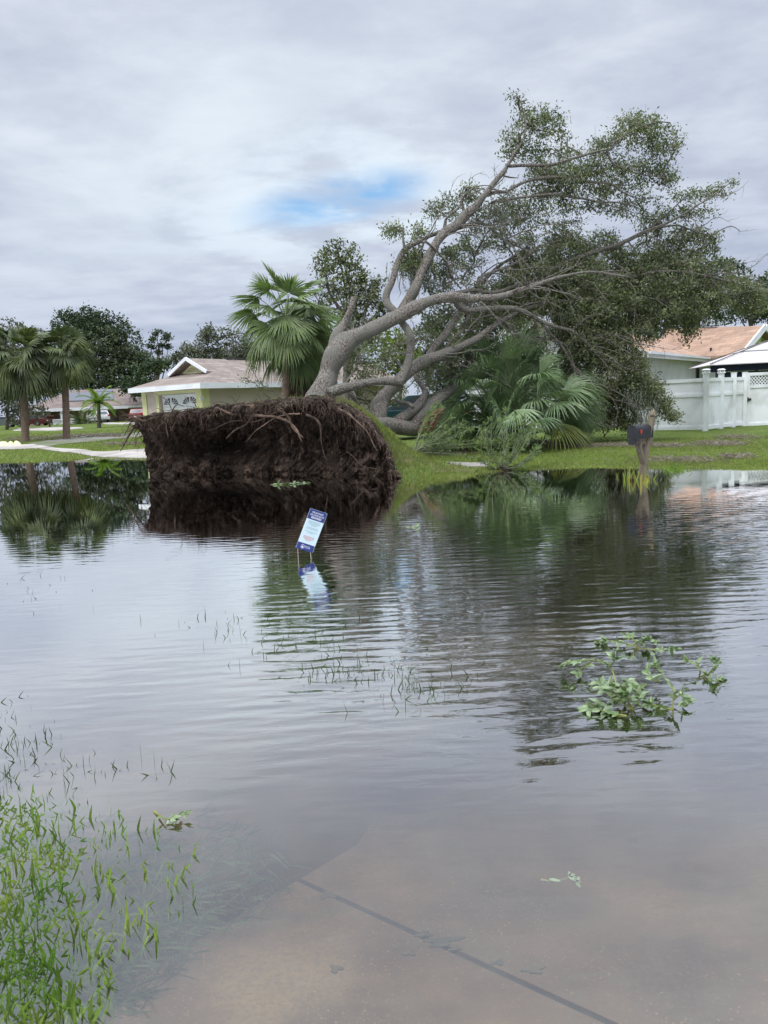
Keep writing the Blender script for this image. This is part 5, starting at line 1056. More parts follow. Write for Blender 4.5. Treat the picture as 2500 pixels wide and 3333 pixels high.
def fan(mb, pet, base, d, up, plen, R, nseg=34, spread=2.4, droop=.35, tipdroop=.5, wid=None, fold=.12, prd=.012, roll=.45):
    """petiole then a pleated fan; d = outward direction, up = upper side"""
    d = unit(d); side = unit(np.cross(d, up)); up = np.cross(side, d)
    pts = []; p = np.array(base, float); dd = d.copy()
    for i_ in range(6): pts.append(p.copy()); p = p + dd*plen/5; dd = unit(dd + np.array([0, 0, -droop*.18]))
    hub = pts[-1]; pet.tube(pts, np.linspace(prd*1.4, prd*.7, 6), 4, False)
    d2 = unit(dd + np.array([0, 0, -droop*1.1])); rl_ = roll*RNG.normal(); side = unit(np.cross(d2, up)); up2 = np.cross(side, d2)
    side, up2 = side*cos(rl_)+up2*sin(rl_), up2*cos(rl_)-side*sin(rl_)
    wid = wid or R*spread/nseg*.95; rr = RNG.random()*.5
    for s in range(nseg):
        a = (s/(nseg-1)-.5)*spread + RNG.normal()*.02; r = R*(.78+.22*cos(a*.9))*(.92+.14*RNG.random())
        v = d2*cos(a)+side*sin(a); v = unit(v - up2*fold*abs(a)*1.2); w0 = np.cross(v, up2)
        ts = np.array([.04, .28, .55, .78, 1.0]); ws = np.array([.15, .55, .85, .5, .06])*wid
        C_ = hub + v[None]*(ts*r)[:, None]; sag = np.clip((ts-.35)/.65, 0, 1)**2*tipdroop*r*(.7+.6*RNG.random()); C_[:, 2] -= sag
        C_ += (RNG.normal(size=3)*.02*r)[None]*ts[:, None]**2
        Lp, Rp = C_-w0*ws[:, None]/2, C_+w0*ws[:, None]/2; M_ = C_ - up2*ws[:, None]*.28
        V = np.vstack([Lp, M_, Rp]); F = [(i_, i_+1, 6+i_, 5+i_) for i_ in range(4)]+[(5+i_, 6+i_, 11+i_, 10+i_) for i_ in range(4)]
        mb.add(V, F, rnd=rr+.5*RNG.random())
def palm_trunk(mb, base, top, r0, r1, n=26):
    base, top = np.array(base, float), np.array(top, float); t = np.linspace(0, 1, n)
    P = base + (top-base)*t[:, None]; P[:, 0] += np.sin(t*pi)*np.linalg.norm(top-base)*.012
    r = (r0+(r1-r0)*t)*(1+.25*np.exp(-t*14)); r *= 1+.035*np.sin(t*np.linalg.norm(top-base)*42)
    mb.tube(P, r, 14, noise=.08, nfreq=4)
def fan_palm(name, label, px0, py0, pxt, pyt, Y, R, nf, mfr, tr=.13, plen=.8, dead=0, group=None, low=-.75, tip=.45, nseg=34, zb=None, spr_=3.3, rl=.5):
    b_ = W(px0, py0, Y); b_[2] = float(terr(b_[0], b_[1])) if zb is None else zb; tp = W(pxt, pyt, Y)
    t = thing(name, label, 'palm tree', b_, group); mb = MB(); palm_trunk(mb, b_-[0, 0, .2], tp, tr, tr*.9); mb.build('trunk', m_ptrunk, t, smooth=True)
    fr_, pt_ = MB(), MB()
    for kx in range(nf):
        f = (kx+.5)/nf; el = math.asin(max(-1, min(1, low + (0.98-low)*f**.8))); az = kx*2.39996+RNG.normal()*.2
        d = np.array([cos(el)*cos(az), cos(el)*sin(az)*1.0, sin(el)]); up = np.array([0, 0, 1.0]) if el < 1.0 else np.array([cos(az), sin(az), .3])
        if el < -.2: up = unit(np.array([d[0], d[1], 1.2]))
        fan(fr_, pt_, tp+d*.06+[0, 0, -.25+.35*f], d, up, plen*(.75+.4*RNG.random())*(1 if el > -.3 else .8), R*(.88+.2*RNG.random()), nseg, spr_, (.35 if el > .5 else .55), tip*(1.2 if el < .2 else .6), roll=rl)
    fr_.build('fronds', mfr, t); pt_.build('petioles', mfr, t)
    if dead:
        dm, dp = MB(), MB()
        for kx in range(dead):
            az = RNG.random()*2*pi; d = np.array([cos(az)*.35, sin(az)*.35, -1]); fan(dm, dp, tp+[cos(az)*tr, sin(az)*tr, -.35-.25*RNG.random()], d, np.array([cos(az), sin(az), .2]), plen*.5, R*.8, 20, 1.3, .3, .3)
        dm.build('dead_fronds', m_dead, t)
        dp.build('dead_petioles', m_dead, t)
    return t
# centre: two washingtonia-like palms behind the root plate
pb = W(912, 1330, 20.5)
fan_palm('fan_palm', 'bright green fan palm with a smooth slanted trunk behind the root plate', 908, 1345, 930, 1048, 20.6, .80, 34, m_frond, tr=.105, plen=.82, low=-.20, tip=.24, nseg=44)
fan_palm('fan_palm', 'shorter fan palm with a skirt of dead brown fronds beside the leaning trunk', 972, 1345, 980, 1120, 21.4, .75, 20, m_frond, tr=.14, plen=.7, dead=26, low=-.5, tip=.4)
# two sabal palms on the far left lawn
fan_palm('sabal_palm', 'sabal palm with a full ragged crown nearest the left edge', 82, 1432, 66, 1175, 42, 1.15, 62, m_frondf, tr=.21, plen=1.15, low=-.72, tip=.38, group='sabal palms on the far left lawn', nseg=24, spr_=2.9, rl=.7)
fan_palm('sabal_palm', 'taller sabal palm standing right of the other one on the left lawn', 216, 1432, 204, 1160, 43, 1.0, 54, m_frondf, tr=.20, plen=.95, low=-.72, tip=.38, group='sabal palms on the far left lawn', nseg=24, spr_=2.9, rl=.7)
# big trunkless palmetto in front of the white house
b_ = W(1655, 1424, 21.0); b_[2] = .12
pm = thing('palmetto', 'large trunkless dark green fan palm growing in the stone-edged bed', 'palm', b_)
fr_, pt_, fy = MB(), MB(), MB()
for kx in range(150):
    f = (kx+.5)/150; el = .34 + 1.13*f**.85; az = kx*2.39996+RNG.normal()*.25; d = np.array([cos(el)*cos(az), cos(el)*sin(az), sin(el)])
    up = unit(np.array([-d[0]*.5, -d[1]*.5, 1.0])) if el < 1.2 else np.array([cos(az), sin(az), .4])
    yel = el < .62 and RNG.random() < .12
    fan(fy if yel else fr_, pt_, b_+[0, 0, .15], d, up, (.45+1.35*RNG.random()**.7)*(1+.48*sin(el)), .80+.30*RNG.random(), 32, 2.3, .15+.35*RNG.random(), .30, prd=.012, roll=.6, wid=.040)
fr_.build('fronds', m_frondd, pm); pt_.build('petioles', m_frondd, pm); fy.build('yellow_fronds', m_frondy, pm)
st_ = MB(); st_.tube([b_-[0, 0, .1], b_+[.05, 0, .35], b_+[.08, 0, .6]], [.26, .24, .14], 12, noise=.25, nfreq=6); st_.build('trunk', m_dead, pm)
# small feathery date palm and clump by the tan house
def feather_palm(name, label, px0, pyb, pyt, Y, L, nf, trr, col, z=None):
    b_ = W(px0, pyb, Y); b_[2] = float(terr(b_[0], b_[1])); tp = W(px0-2, pyt, Y) if pyt else b_+[0, 0, .1]
    t = thing(name, label, 'palm tree', b_)
    if pyt: mb = MB(); palm_trunk(mb, b_-[0, 0, .2], tp, trr, trr*.8); mb.build('trunk', m_barkd, t, smooth=True)
    fr_ = MB()
    for kx in range(nf):
        el = -.25+1.55*(kx/nf); az = kx*2.4; d = np.array([cos(el)*cos(az), cos(el)*sin(az), sin(el)]); p = tp.copy(); pts = [p.copy()]
        for i_ in range(8): p = p+unit(d)*L/8; d = unit(d)+np.array([0, 0, -.17]); pts.append(p.copy())
        pts = np.array(pts); fr_.tube(pts, np.linspace(.03, .01, 9), 4, False)
        for i_ in range(1, 9):
            for f in (0, .33, .66):
                q_ = pts[i_-1]*(1-f)+pts[i_]*f; dd = unit(pts[i_]-pts[i_-1]); sd_ = unit(np.cross(dd, [0, 0, 1.0])); ll = L*.26*(1-.5*abs(i_/8-.4))
                for sg in (-1, 1):
                    tip = q_+(sd_*sg*.8+dd*.6+np.array([0, 0, -.25]))*ll; fr_.add([q_, q_+dd*.05, tip], [(0, 1, 2)]); fr_.add([q_+[0, 0, .03], q_-dd*.06, tip+[0, 0, .02]], [(0, 1, 2)])
    fr_.build('fronds', col, t); return t
m_date = mat('date_fronds', (0.15, 0.23, 0.03), (0.10, 0.17, 0.025), 1, rnd=.5, transl=.3)
feather_palm('date_palm', 'small bright green feather palm on the lawn before the tan house', 322, 1394, 1310, 70, 2.1, 17, .19, m_date)
feather_palm('areca_palm', 'low dark palm clump in front of the tan house porch', 268, 1376, None, 100, 3.4, 22, .1, m_frondf)

# ================================================================ background trees
def bgtree(name, label, px, pyb, Y, blobs, lm, leaf=.3, dens=1.0, trunk=None, group=None, cat='tree', spr=.5, nl=16, bark=None, kindc=True, thin=.05):
    """blobs: (px, py, rx, ry) ellipses of crown in the photo"""
    b_ = W(px, pyb, Y); b_[2] = float(terr(b_[0], b_[1])); t = thing(name, label, cat, b_, group)
    sc_ = Y/FPX; tg = []; cen = []
    for (x, y, rx, ry) in blobs:
        n = int(dens*rx*ry*sc_*sc_/(spr*spr)*(4.2 if Y > 45 else 2.6))+4; dirs = unit(RNG.normal(size=(n, 3))); r = RNG.random(n)**.42; Rr = np.array([rx, (rx+ry)/2, ry])*sc_
        c_ = W(x, y, Y); cen.append(c_); o_ = dirs*r[:, None]*Rr; o_ *= (1+.3*vnoise((c_+o_)/spr*.3))[:, None]; tg.append(c_+o_)
    tg = np.vstack(tg); tg = tg[tg[:, 2] > b_[2]+.2]; cen = np.array(cen); top = cen.mean(0)
    H = top[2]-b_[2]; tr_ = trunk or H*.03
    tp = crom([b_-[0, 0, .2], b_+[(top[0]-b_[0])*.2, 0, H*.35], b_+[(top[0]-b_[0])*.6, 0, H*.7], top], 5); mb = MB(); mb.tube(tp, np.linspace(tr_, tr_*.35, len(tp)), 8, noise=.15)
    skel = [tp[5:]]
    for c_ in cen:
        s0 = tp[RNG.integers(4, len(tp)-3)]; pts = crom([s0, (s0+c_)/2+RNG.normal(size=3)*H*.04, c_], 4); mb.tube(pts, np.linspace(tr_*.45, tr_*.12, len(pts)), 6); skel.append(pts)
    mb.build('trunk', bark or m_barkd, t, smooth=True)
    sk = np.vstack(skel); sub = tg[RNG.random(len(tg)) < min(1, 260/len(tg))]
    A, B, rA, rB, _ = grow(sk, None, sub, step=spr*2, jit=.3, r0=thin*.35, maxr=tr_*.4); bt = MB(); seg_tubes(bt, A, B, rA, rB, 3); tag(bt.build('branches', bark or m_barkd, t), kind='stuff')
    C = cluster(tg, nl, spr*.42, .75); lv = MB(); V, F = leafset(C, leaf, .55, .2); lv.add(V, F, rnd=np.repeat(np.repeat(RNG.random(len(tg)), nl)*.6+.4*RNG.random(len(C)), 4)); lv.build('crown', lm, t); return t
bgtree('oak_tree', 'tall dark tree rising highest behind the tan house', 290, 1360, 135, [(330, 1130, 120, 90), (250, 1070, 80, 55), (230, 1030, 34, 24), (300, 1040, 60, 45), (370, 1085, 60, 60), (400, 1180, 80, 80), (440, 1170, 50, 60), (320, 1240, 110, 80), (230, 1220, 80, 90), (430, 1260, 60, 55), (190, 1120, 50, 50)], m_leaf_dk, leaf=.50, spr=1.1, dens=1.9, nl=22)
bgtree('oak_tree', 'grey-green tree behind the left sabal palm at the photo edge', 20, 1380, 85, [(20, 1110, 60, 60), (90, 1100, 60, 45), (60, 1180, 90, 70), (10, 1260, 70, 80), (100, 1270, 60, 90), (60, 1340, 90, 40), (150, 1180, 44, 70), (-60, 1180, 80, 100)], m_leaf_gy, leaf=.34, spr=.75, dens=1.3, nl=18)
bgtree('pine_tree', 'thin leaning pine with sparse tufts standing alone against the sky', 500, 1300, 120, [(512, 1085, 22, 9), (545, 1100, 18, 14), (497, 1105, 12, 10), (490, 1125, 12, 10), (530, 1125, 16, 8), (548, 1130, 10, 8), (515, 1145, 14, 6)], m_leaf_dk, leaf=.4, spr=.6, dens=1.3, nl=14, trunk=.35, thin=.14)
bgtree('oak_tree', 'rounded tree behind the ridge of the yellow trimmed house', 700, 1330, 75, [(620, 1140, 50, 40), (690, 1110, 60, 50), (770, 1120, 60, 50), (740, 1160, 80, 40), (580, 1165, 40, 24), (660, 1170, 80, 40), (820, 1150, 50, 40), (670, 1080, 22, 22)], m_leaf_gy, leaf=.30, spr=.62, dens=1.3, nl=18)
bgtree('shrub', 'low bush between the far tree and the yellow trimmed house', 480, 1300, 110, [(470, 1200, 50, 24), (520, 1190, 34, 20), (440, 1250, 60, 50), (540, 1185, 40, 18)], m_leaf_dk, leaf=.5, spr=.8, dens=1.3, cat='bush')
bgtree('oak_tree', 'grey-leaved oak with a broken top between the fan palm and the leaning trunk', 1120, 1350, 25, [(1100, 810, 50, 36), (1060, 850, 44, 40), (1120, 860, 60, 50), (1180, 900, 50, 40), (1090, 930, 70, 50), (1150, 960, 70, 50), (1215, 925, 44, 34), (1210, 980, 50, 50), (1120, 1030, 80, 60), (1200, 1060, 70, 60), (1150, 1120, 80, 50), (1050, 1000, 44, 60), (1240, 1010, 30, 34)], m_leaf_oak, leaf=.10, spr=.22, dens=1.9, nl=16, trunk=.16, bark=m_bark)
bgtree('bush_tree', 'yellow-green bush beyond the gap under the leaning trunk', 1290, 1330, 38, [(1260, 1130, 60, 50), (1330, 1140, 50, 50), (1290, 1100, 50, 30), (1310, 1180, 60, 40), (1480, 1130, 50, 40)], m_leaf_yl, leaf=.20, spr=.35, dens=1.7, nl=13)
bgtree('oak_tree', 'dark oak behind the white house just right of the fallen crown', 2130, 1300, 55, [(2050, 900, 80, 50), (2130, 870, 70, 60), (2210, 900, 60, 60), (2000, 960, 90, 60), (2120, 980, 120, 70), (2230, 990, 80, 60), (2300, 900, 50, 44), (2330, 960, 60, 60), (2050, 1050, 120, 40), (2250, 1040, 120, 30), (1900, 930, 80, 80)], m_leaf_dk, leaf=.27, spr=.55, dens=1.3, nl=18)
bgtree('oak_tree', 'shaggy dark tree at the right edge above the orange roof', 2440, 1300, 60, [(2380, 900, 50, 44), (2360, 860, 40, 30), (2440, 960, 70, 60), (2490, 930, 50, 50), (2520, 1000, 70, 70), (2400, 1020, 90, 40), (2550, 900, 60, 50)], m_leaf_dk, leaf=.28, spr=.6, dens=1.3, nl=18)
bgtree('oak_tree', 'dim tree mass behind the fallen crown above the palmetto', 1750, 1300, 50, [(1700, 980, 120, 80), (1820, 940, 120, 80), (1600, 1030, 80, 60), (1560, 1120, 70, 60), (1900, 1050, 120, 60), (1450, 1150, 60, 60), (1420, 1060, 50, 60), (1380, 1180, 60, 50), (1500, 1220, 60, 50)], m_leaf_dk, leaf=.26, spr=.5, dens=1.7, nl=15)

# hedge of broken crown resting on the ground in front of the white house
def bush(name, label, blobs, Y, lm, leaf, spr, dens, nl=14, cat='bush', group=None, dY=.5):
    tg = []
    for (x, y, rx, ry) in blobs:
        n = int(dens*rx*ry*(Y/FPX)**2/(spr*spr))+4; dirs = unit(RNG.normal(size=(n, 3))); o_ = dirs*(RNG.random(n)**.5)[:, None]*np.array([rx*Y/FPX, dY, ry*Y/FPX]); tg.append(W(x, y, Y)+o_)
    tg = np.vstack(tg); tg = tg[tg[:, 2] > .12]; c_ = tg.mean(0); c_[2] = .05; t = thing(name, label, cat, c_, group)
    root = np.array([[c_[0]+x, c_[1], .1] for x in np.linspace(-.5, .5, 5)*np.ptp(tg[:, 0])]); A, B, rA, rB, _ = grow(root, None, tg[:260], step=.3, jit=.3, r0=.005, maxr=.04); mb = MB(); seg_tubes(mb, A, B, rA, rB, 4); tag(mb.build('branches', m_barkd, t), kind='stuff')
    C = cluster(tg, nl, spr*.5, .8); lv = MB(); V, F = leafset(C, leaf, .42, .2); lv.add(V, F, rnd=np.repeat(RNG.random(len(C)), 4)); lv.build('foliage', lm, t); return t
bush('hedge', 'dark green hedge crushed by the crown below the red shutters', [(1800, 1370, 60, 50), (1880, 1375, 70, 44), (1960, 1370, 60, 44), (2020, 1380, 40, 34), (1740, 1390, 40, 30)], 24.4, m_leaf_dk, .09, .2, 1.6)
bush('shrub', 'leafy green shrub at the right foot of the palmetto', [(1770, 1330, 40, 50), (1750, 1300, 30, 30), (1790, 1370, 40, 36)], 23.9, mat('shrub_leaves', (.09, .15, .035), (.05, .09, .02), 2, rnd=.8, transl=.25), .10, .2, 1.2)
bush('shrub', 'tangled shrub under the lower limbs beside the teal car', [(1170, 1330, 60, 40), (1120, 1310, 40, 30), (1440, 1260, 40, 50), (1490, 1330, 50, 40), (1300, 1290, 30, 20)], 24, m_leaf_oak, .09, .22, .8)
bush('broken_limb', 'broken leafy oak limb lying between the palm trunks and the beige house', [(830, 1215, 26, 40), (860, 1245, 30, 24), (790, 1232, 24, 14), (960, 1290, 50, 20)], 23.5, m_leaf_oak, .08, .2, .7, cat='branch')

# ---- oleanders: splayed, half uprooted shrubs near the waterline
m_ole = mat('oleander_leaves', (.17, .23, .09), (.11, .16, .055), 3, rnd=.7, transl=.25); m_stem = mat('pale_stems', (.24, .24, .17), (.15, .15, .11), 6)
def oleander(label, px, py, Y, stems, group=None):
    b_ = W(px, py, Y); t = thing('oleander', label, 'shrub', b_, group); st_, lf_ = MB(), MB()
    for P in stems:
        P = crom([(x, y, r, dy) for x, y, r, dy in P], 5); Q = np.array([W(p[0], p[1], Y+p[3]) for p in P]); st_.tube(Q, P[:, 2]*Y/FPX, 5, False)
        n = len(Q)
        for i_ in range(int(n*.3), n):
            f = i_/n; m_ = int(3+9*f)+(7 if i_ == n-1 else 0); C = Q[i_]+RNG.normal(size=(m_, 3))*.015; d = unit(RNG.normal(size=(m_, 3))*.6+unit(Q[i_]-Q[i_-1])*.9); Lf = .09+.05*RNG.random(m_)
            s = unit(np.cross(d, RNG.normal(size=(m_, 3)))); w = .011
            V = np.stack([C, C+d*Lf[:, None]*.45+s*w, C+d*Lf[:, None]-np.array([0, 0, .012]), C+d*Lf[:, None]*.45-s*w], 1).reshape(-1, 3); lf_.add(V, np.arange(4*m_).reshape(-1, 4), rnd=np.repeat(RNG.random(m_), 4))
    st_.build('stems', m_stem, t); lf_.build('foliage', m_ole, t); return t
R_ = RNG
def rnd_stems(x0, y0, ends, r=1.7, bend=18, dy=.35):
    out = []
    for (x, y) in ends:
        for kx in range(2):
            xx, yy = x+RNG.normal()*14, y+RNG.normal()*12; z_ = RNG.normal()*dy; mx_, my_ = x0+(xx-x0)*.5+RNG.normal()*8, y0+(yy-y0)*.42+bend*.6
            out.append([(x0+RNG.normal()*6, y0, r, 0), (mx_, my_, r*.8, z_*.5), (xx, yy, r*.4, z_)])
    return out
oleander('upright pale-stemmed oleander growing at the waterline in the middle of the far bank', 1632, 1532, 15.8, rnd_stems(1632, 1530, [(1600, 1370), (1640, 1345), (1570, 1400), (1690, 1360), (1740, 1370), (1770, 1440), (1710, 1400), (1560, 1480), (1660, 1420), (1620, 1440), (1740, 1470)]))
oleander('oleander pushed over to the right beside the peeled turf', 1340, 1478, 16.6, rnd_stems(1345, 1476, [(1410, 1320), (1450, 1350), (1500, 1375), (1530, 1400), (1480, 1420), (1540, 1440), (1390, 1340), (1560, 1480), (1460, 1400)], bend=-12))
bl = MB(); p = W(1632, 1536, 15.8)
for kx in range(60): hair(bl, p+RNG.normal(size=3)*[.1, .06, .03]+[0, 0, .05], RNG.normal(size=3)*[1, .5, .3]+[0, -.3, 0], RNG.uniform(.1, .25), .012)
tag(bl.build('root_crown', m_soil), 'muddy black root crown at the foot of the waterline oleander', 'roots')
# stone edging of the palm bed
for kx in range(17):
    px = 1638+kx*10.4; py = 1428-kx*.35+3*sin(kx*.37); p = W(px, py, 22.6); p[2] = float(terr(p[0], p[1])); mb = MB(); n_ = 8
    a = np.linspace(0, 2*pi, n_, endpoint=False); rr = .055+.012*RNG.random(n_); V = [(p[0]+r_*cos(x), p[1]+r_*.8*sin(x), p[2]-.02) for x, r_ in zip(a, rr)]; V2 = [(p[0]+r_*.8*cos(x), p[1]+r_*.6*sin(x), p[2]+.05+.02*RNG.random()) for x, r_ in zip(a, rr)]
    mb.add(V+V2, [(i_, (i_+1) % n_, n_+(i_+1) % n_, n_+i_) for i_ in range(n_)]); mb.ng.append(np.arange(n_)+n_)
    if kx == 0: m_stone = mat('edging_stone', (.36, .33, .29), (.22, .2, .18), 8)
    tag(mb.build('edging_stone', m_stone), 'pale stone in the curved edging of the palmetto bed', 'stone', 'stones edging the palm bed')
# wind-blown twigs and leaves on the lawns
m_deb = mat('debris', (.22, .19, .14), (.13, .11, .08), 5, rnd=.7)
db = MB()
for (px, py, sx_, sy_, n) in [(1900, 1452, 190, 5, 260), (2350, 1447, 70, 6, 150), (2180, 1453, 60, 4, 90), (2400, 1490, 40, 6, 50), (2220, 1500, 120, 8, 90), (1760, 1440, 60, 5, 70), (1480, 1470, 90, 14, 90), (330, 1418, 60, 5, 160), (230, 1420, 60, 4, 100), (400, 1446, 50, 3, 60), (100, 1428, 80, 6, 100), (1300, 1412, 60, 8, 60), (2400, 1425, 60, 8, 60)]:
    for kx in range(int(n*1.8)):
        p = GT(px+RNG.normal()*sx_*.6, py+RNG.normal()*sy_*.6)+[0, 0, .02]; L = RNG.uniform(.08, .35)*(1 if px > 1000 else 2); a = RNG.random()*pi; q_ = p+[cos(a)*L, sin(a)*L, RNG.uniform(0, .07)]; bar(db, p, q_, .012*(1 if px > 1000 else 2), .010*(1 if px > 1000 else 2))
tag(db.build('debris', m_deb, loc=(5, 18, 0)), 'wind-blown twigs scattered over the lawns', kind='stuff')
tp_ = MB(); p = GT(20, 1452); 
for kx in range(7): c_ = p+[RNG.normal()*.35, RNG.normal()*.2, .0]; a = np.linspace(0, 2*pi, 9, endpoint=False); rr = .2+.08*RNG.random(9); V = [(c_[0]+r_*cos(x), c_[1]+r_*sin(x)*.7, c_[2]) for x, r_ in zip(a, rr)]+[(c_[0]+r_*.5*cos(x+.3), c_[1]+r_*.4*sin(x+.3), c_[2]+.12+.1*RNG.random()) for x, r_ in zip(a, rr)]+[tuple(c_+[0, 0, .24])]; tp_.add(V, [(i_, (i_+1) % 9, 9+(i_+1) % 9, 9+i_) for i_ in range(9)]); tp_.f[3].append(np.array([(9+i_, 9+(i_+1) % 9, 18) for i_ in range(9)])+tp_.n-19)
tag(tp_.build('crumpled_tarp', mat('cream_tarp', (.72, .66, .42), (.62, .56, .36), 3), smooth=True), 'crumpled cream tarp lying on the grass at the left edge', 'tarp')
# ================================================================ mailbox
m_post = mat('weathered_wood', (0.20, 0.155, 0.12), (0.11, 0.085, 0.065), 6, bump=.015, bscale=20, stretch=(3, 3, .5), c3=(0.15, 0.145, 0.075), s3=2.5)
MY = G(2088, 1560, 0.0); YM = MY[1]
mbx = thing('mailbox', 'black metal mailbox with red flag on a leaning wooden post standing in the flood water', 'mailbox', MY)
def oblong(mb, P, w, d, tw=0.35):   # square post along points
    P = np.array(P, float); n = len(P); V = []
    for i_ in range(n):
        for a, b_ in ((-1, -1), (1, -1), (1, 1), (-1, 1)): V.append(P[i_]+np.array([cos(tw)*a*w-sin(tw)*b_*d, sin(tw)*a*w+cos(tw)*b_*d, 0])/2*(1 if np.isscalar(w) else 1))
    F = [(i_*4+k_, i_*4+(k_+1) % 4, (i_+1)*4+(k_+1) % 4, (i_+1)*4+k_) for i_ in range(n-1) for k_ in range(4)]; mb.add(V, F); mb.ng.append(np.arange(4)[::-1]+mb.n-len(V)); mb.ng.append(np.arange(4)+mb.n-4)
TW = -.5
po = MB(); Pb, Pm, Pt = W(2087, 1590, YM), W(2103, 1450, YM+.02), W(2122, 1358, YM+.04); Pb[2] = -.35
oblong(po, [Pb, Pm, Pt], .115, .115, TW)
pw = MB()
for (dz_, w_) in [(.0, .070), (.02, .070)]: pass
up_ = unit(Pt-Pm)
oblong(pw, [Pt, Pt+up_*.035], .07, .07, TW); oblong(pw, [Pt+up_*.035, Pt+up_*.06], .12, .12, TW)
V = []; c_ = Pt+up_*.06
for a, b_ in ((-1, -1), (1, -1), (1, 1), (-1, 1)): V.append(c_+np.array([cos(TW)*a-sin(TW)*b_, sin(TW)*a+cos(TW)*b_, 0])*.055)
V.append(c_+up_*.10); pw.add(V, [(0, 1, 4), (1, 2, 4), (2, 3, 4), (3, 0, 4)])
poo = po.build('post', m_post, mbx); pw.build('finial', m_post, poo)
# arm and brace point to the viewer's left and forward
ax = unit(np.array([-.78, -.62, 0])); sdv = np.array([-ax[1], ax[0], 0]); AZ = W(2103, 1434, YM)[2]; ac = Pm*[1, 1, 0]+[0, 0, AZ]+(Pt-Pm)*[.1, .1, 0]
am_ = MB(); bar(am_, ac-ax*.16, ac+ax*.44, .05, .10); am_.build('arm', m_post, mbx)
br_ = MB(); pbot = Pb*.32+Pm*.68; bar(br_, pbot+ax*.04, ac+ax*.27+[0, 0, -.05], .085, .07); br_.build('brace', m_post, mbx)
# barrel: arched section swept along ax
bw, bh, bl_ = .175, .235, .47; bc = ac+ax*.20+[0, 0, .052]
def arch(w, h, n=12): return [(-w/2, 0)]+[(-w/2*cos(t), h-w/2+w/2*sin(t)) for t in np.linspace(0, pi, n)]+[(w/2, 0)]
def sweep(mb, prof, p, q_): P = [np.array(p)+sdv*a+np.array([0, 0, b_]) for a, b_ in prof]; mb.prism(P, np.array(q_)-np.array(p))
m_mb = mat('black_mailbox_paint', (.014, .015, .018), (.02, .021, .024), 4, rough=.45, spec=.4); 
bx_ = MB(); sweep(bx_, arch(bw, bh), bc-ax*bl_/2, bc+ax*bl_/2); bxo = bx_.build('box', m_mb, mbx)
dr_ = MB(); sweep(dr_, arch(bw+.016, bh+.008), bc+ax*(bl_/2+.001), bc+ax*(bl_/2+.014)); q0 = bc+ax*(bl_/2+.015); bar(dr_, q0-sdv*.07+[0, 0, .05], q0+sdv*.07+[0, 0, .05], .008, .008); bar(dr_, q0+[0, 0, .20], q0+[0, 0, .235], .03, .03); dr_.build('door', m_mb, bxo)
rm_ = MB(); sweep(rm_, arch(bw+.016, bh+.008), bc-ax*(bl_/2+.014), bc-ax*(bl_/2+.001)); rm_.build('back_panel', m_mb, bxo)
sf_ = -sdv if np.dot(-sdv, -bc) > 0 else sdv
sf_ = sf_*(bw/2); fl_ = MB(); q1 = bc+sf_*1.03+ax*.14+[0, 0, .125]; fl_.prism([q1+[0, 0, -.028], q1-ax*.05+[0, 0, -.028], q1-ax*.05+[0, 0, .03], q1+[0, 0, .03]], unit(sf_)*.006); q2 = q1-ax*.0; fl_.prism([q1-ax*.018+[0, 0, -.06], q1-ax*.03+[0, 0, -.06], q1-ax*.03+[0, 0, -.0285], q1-ax*.018+[0, 0, -.0285]], unit(sf_)*.006)
fl_.build('flag', mat('red_flag', (.45, .05, .03), (.4, .05, .03), 4), bxo)
ub_ = MB(); bar(ub_, ac+ax*.47+[0, 0, -.0], ac+ax*.40+[0, 0, -.0], .12, .09); ub_.build('bracket', m_mb, mbx)

# neighbour's mailbox at the left lawn
mb2 = thing('mailbox', 'small dark mailbox on a short post beside the maroon sedan', 'mailbox', gpt(157, 88)); p = np.array(gpt(157, 88))
s_ = MB(); s_.box(p[0]-.09, p[0]+.09, p[1]-.09, p[1]+.09, p[2]-.1, p[2]+1.1); s_.build('post', m_post, mb2)
s_ = MB(); s_.tube([p+[-.2, -.1, 1.18], p+[.55, .1, 1.18]], .17, 10); s_.build('box', mat('brown_box', (.10, .04, .03), (.08, .03, .025), 3), mb2)

# ================================================================ yard sign in the water
SB = G(1005, 1818, 0.0); YS = SB[1]
sg = thing('yard_sign', 'small leaning blue and white notice sign on wire stakes standing in the flood', 'sign', SB)
tl_, tr__, bl__, br__ = W(1011, 1654, YS), W(1065, 1672, YS+.05), W(972, 1785, YS), W(1026, 1807, YS+.05)
ex = unit(tr__-tl_); ey_ = unit(bl__-tl_); ey_ = unit(ey_-ex*np.dot(ex, ey_)); ez_ = np.cross(ex, -ey_); WS = .5*(np.linalg.norm(tr__-tl_)+np.linalg.norm(br__-bl__)); HS = np.linalg.norm(bl__-tl_)
if np.dot(ez_, CAM-tl_) < 0: ez_ = -ez_
def SP_(u, v, o=0.0): return tl_ + ex*u*WS + ey_*v*HS + ez_*o
m_sw = mat('sign_white', (.62, .76, .80), (.60, .74, .78), 2, rough=.5); m_sb = mat('sign_blue', (.035, .055, .22), (.035, .05, .20), 3, rough=.5); m_st = mat('sign_teal_text', (.18, .34, .38), (.18, .34, .38), 3); m_sr = mat('sign_red_text', (.60, .20, .20), (.6, .2, .2), 3); m_wt = mat('sign_lettering', (.80, .82, .86), (.78, .8, .84), 3)
s_ = MB(); s_.prism([SP_(0, 0), SP_(1, 0), SP_(1, 1), SP_(0, 1)], -ez_*.006); pan = s_.build('panel', m_sw, sg)
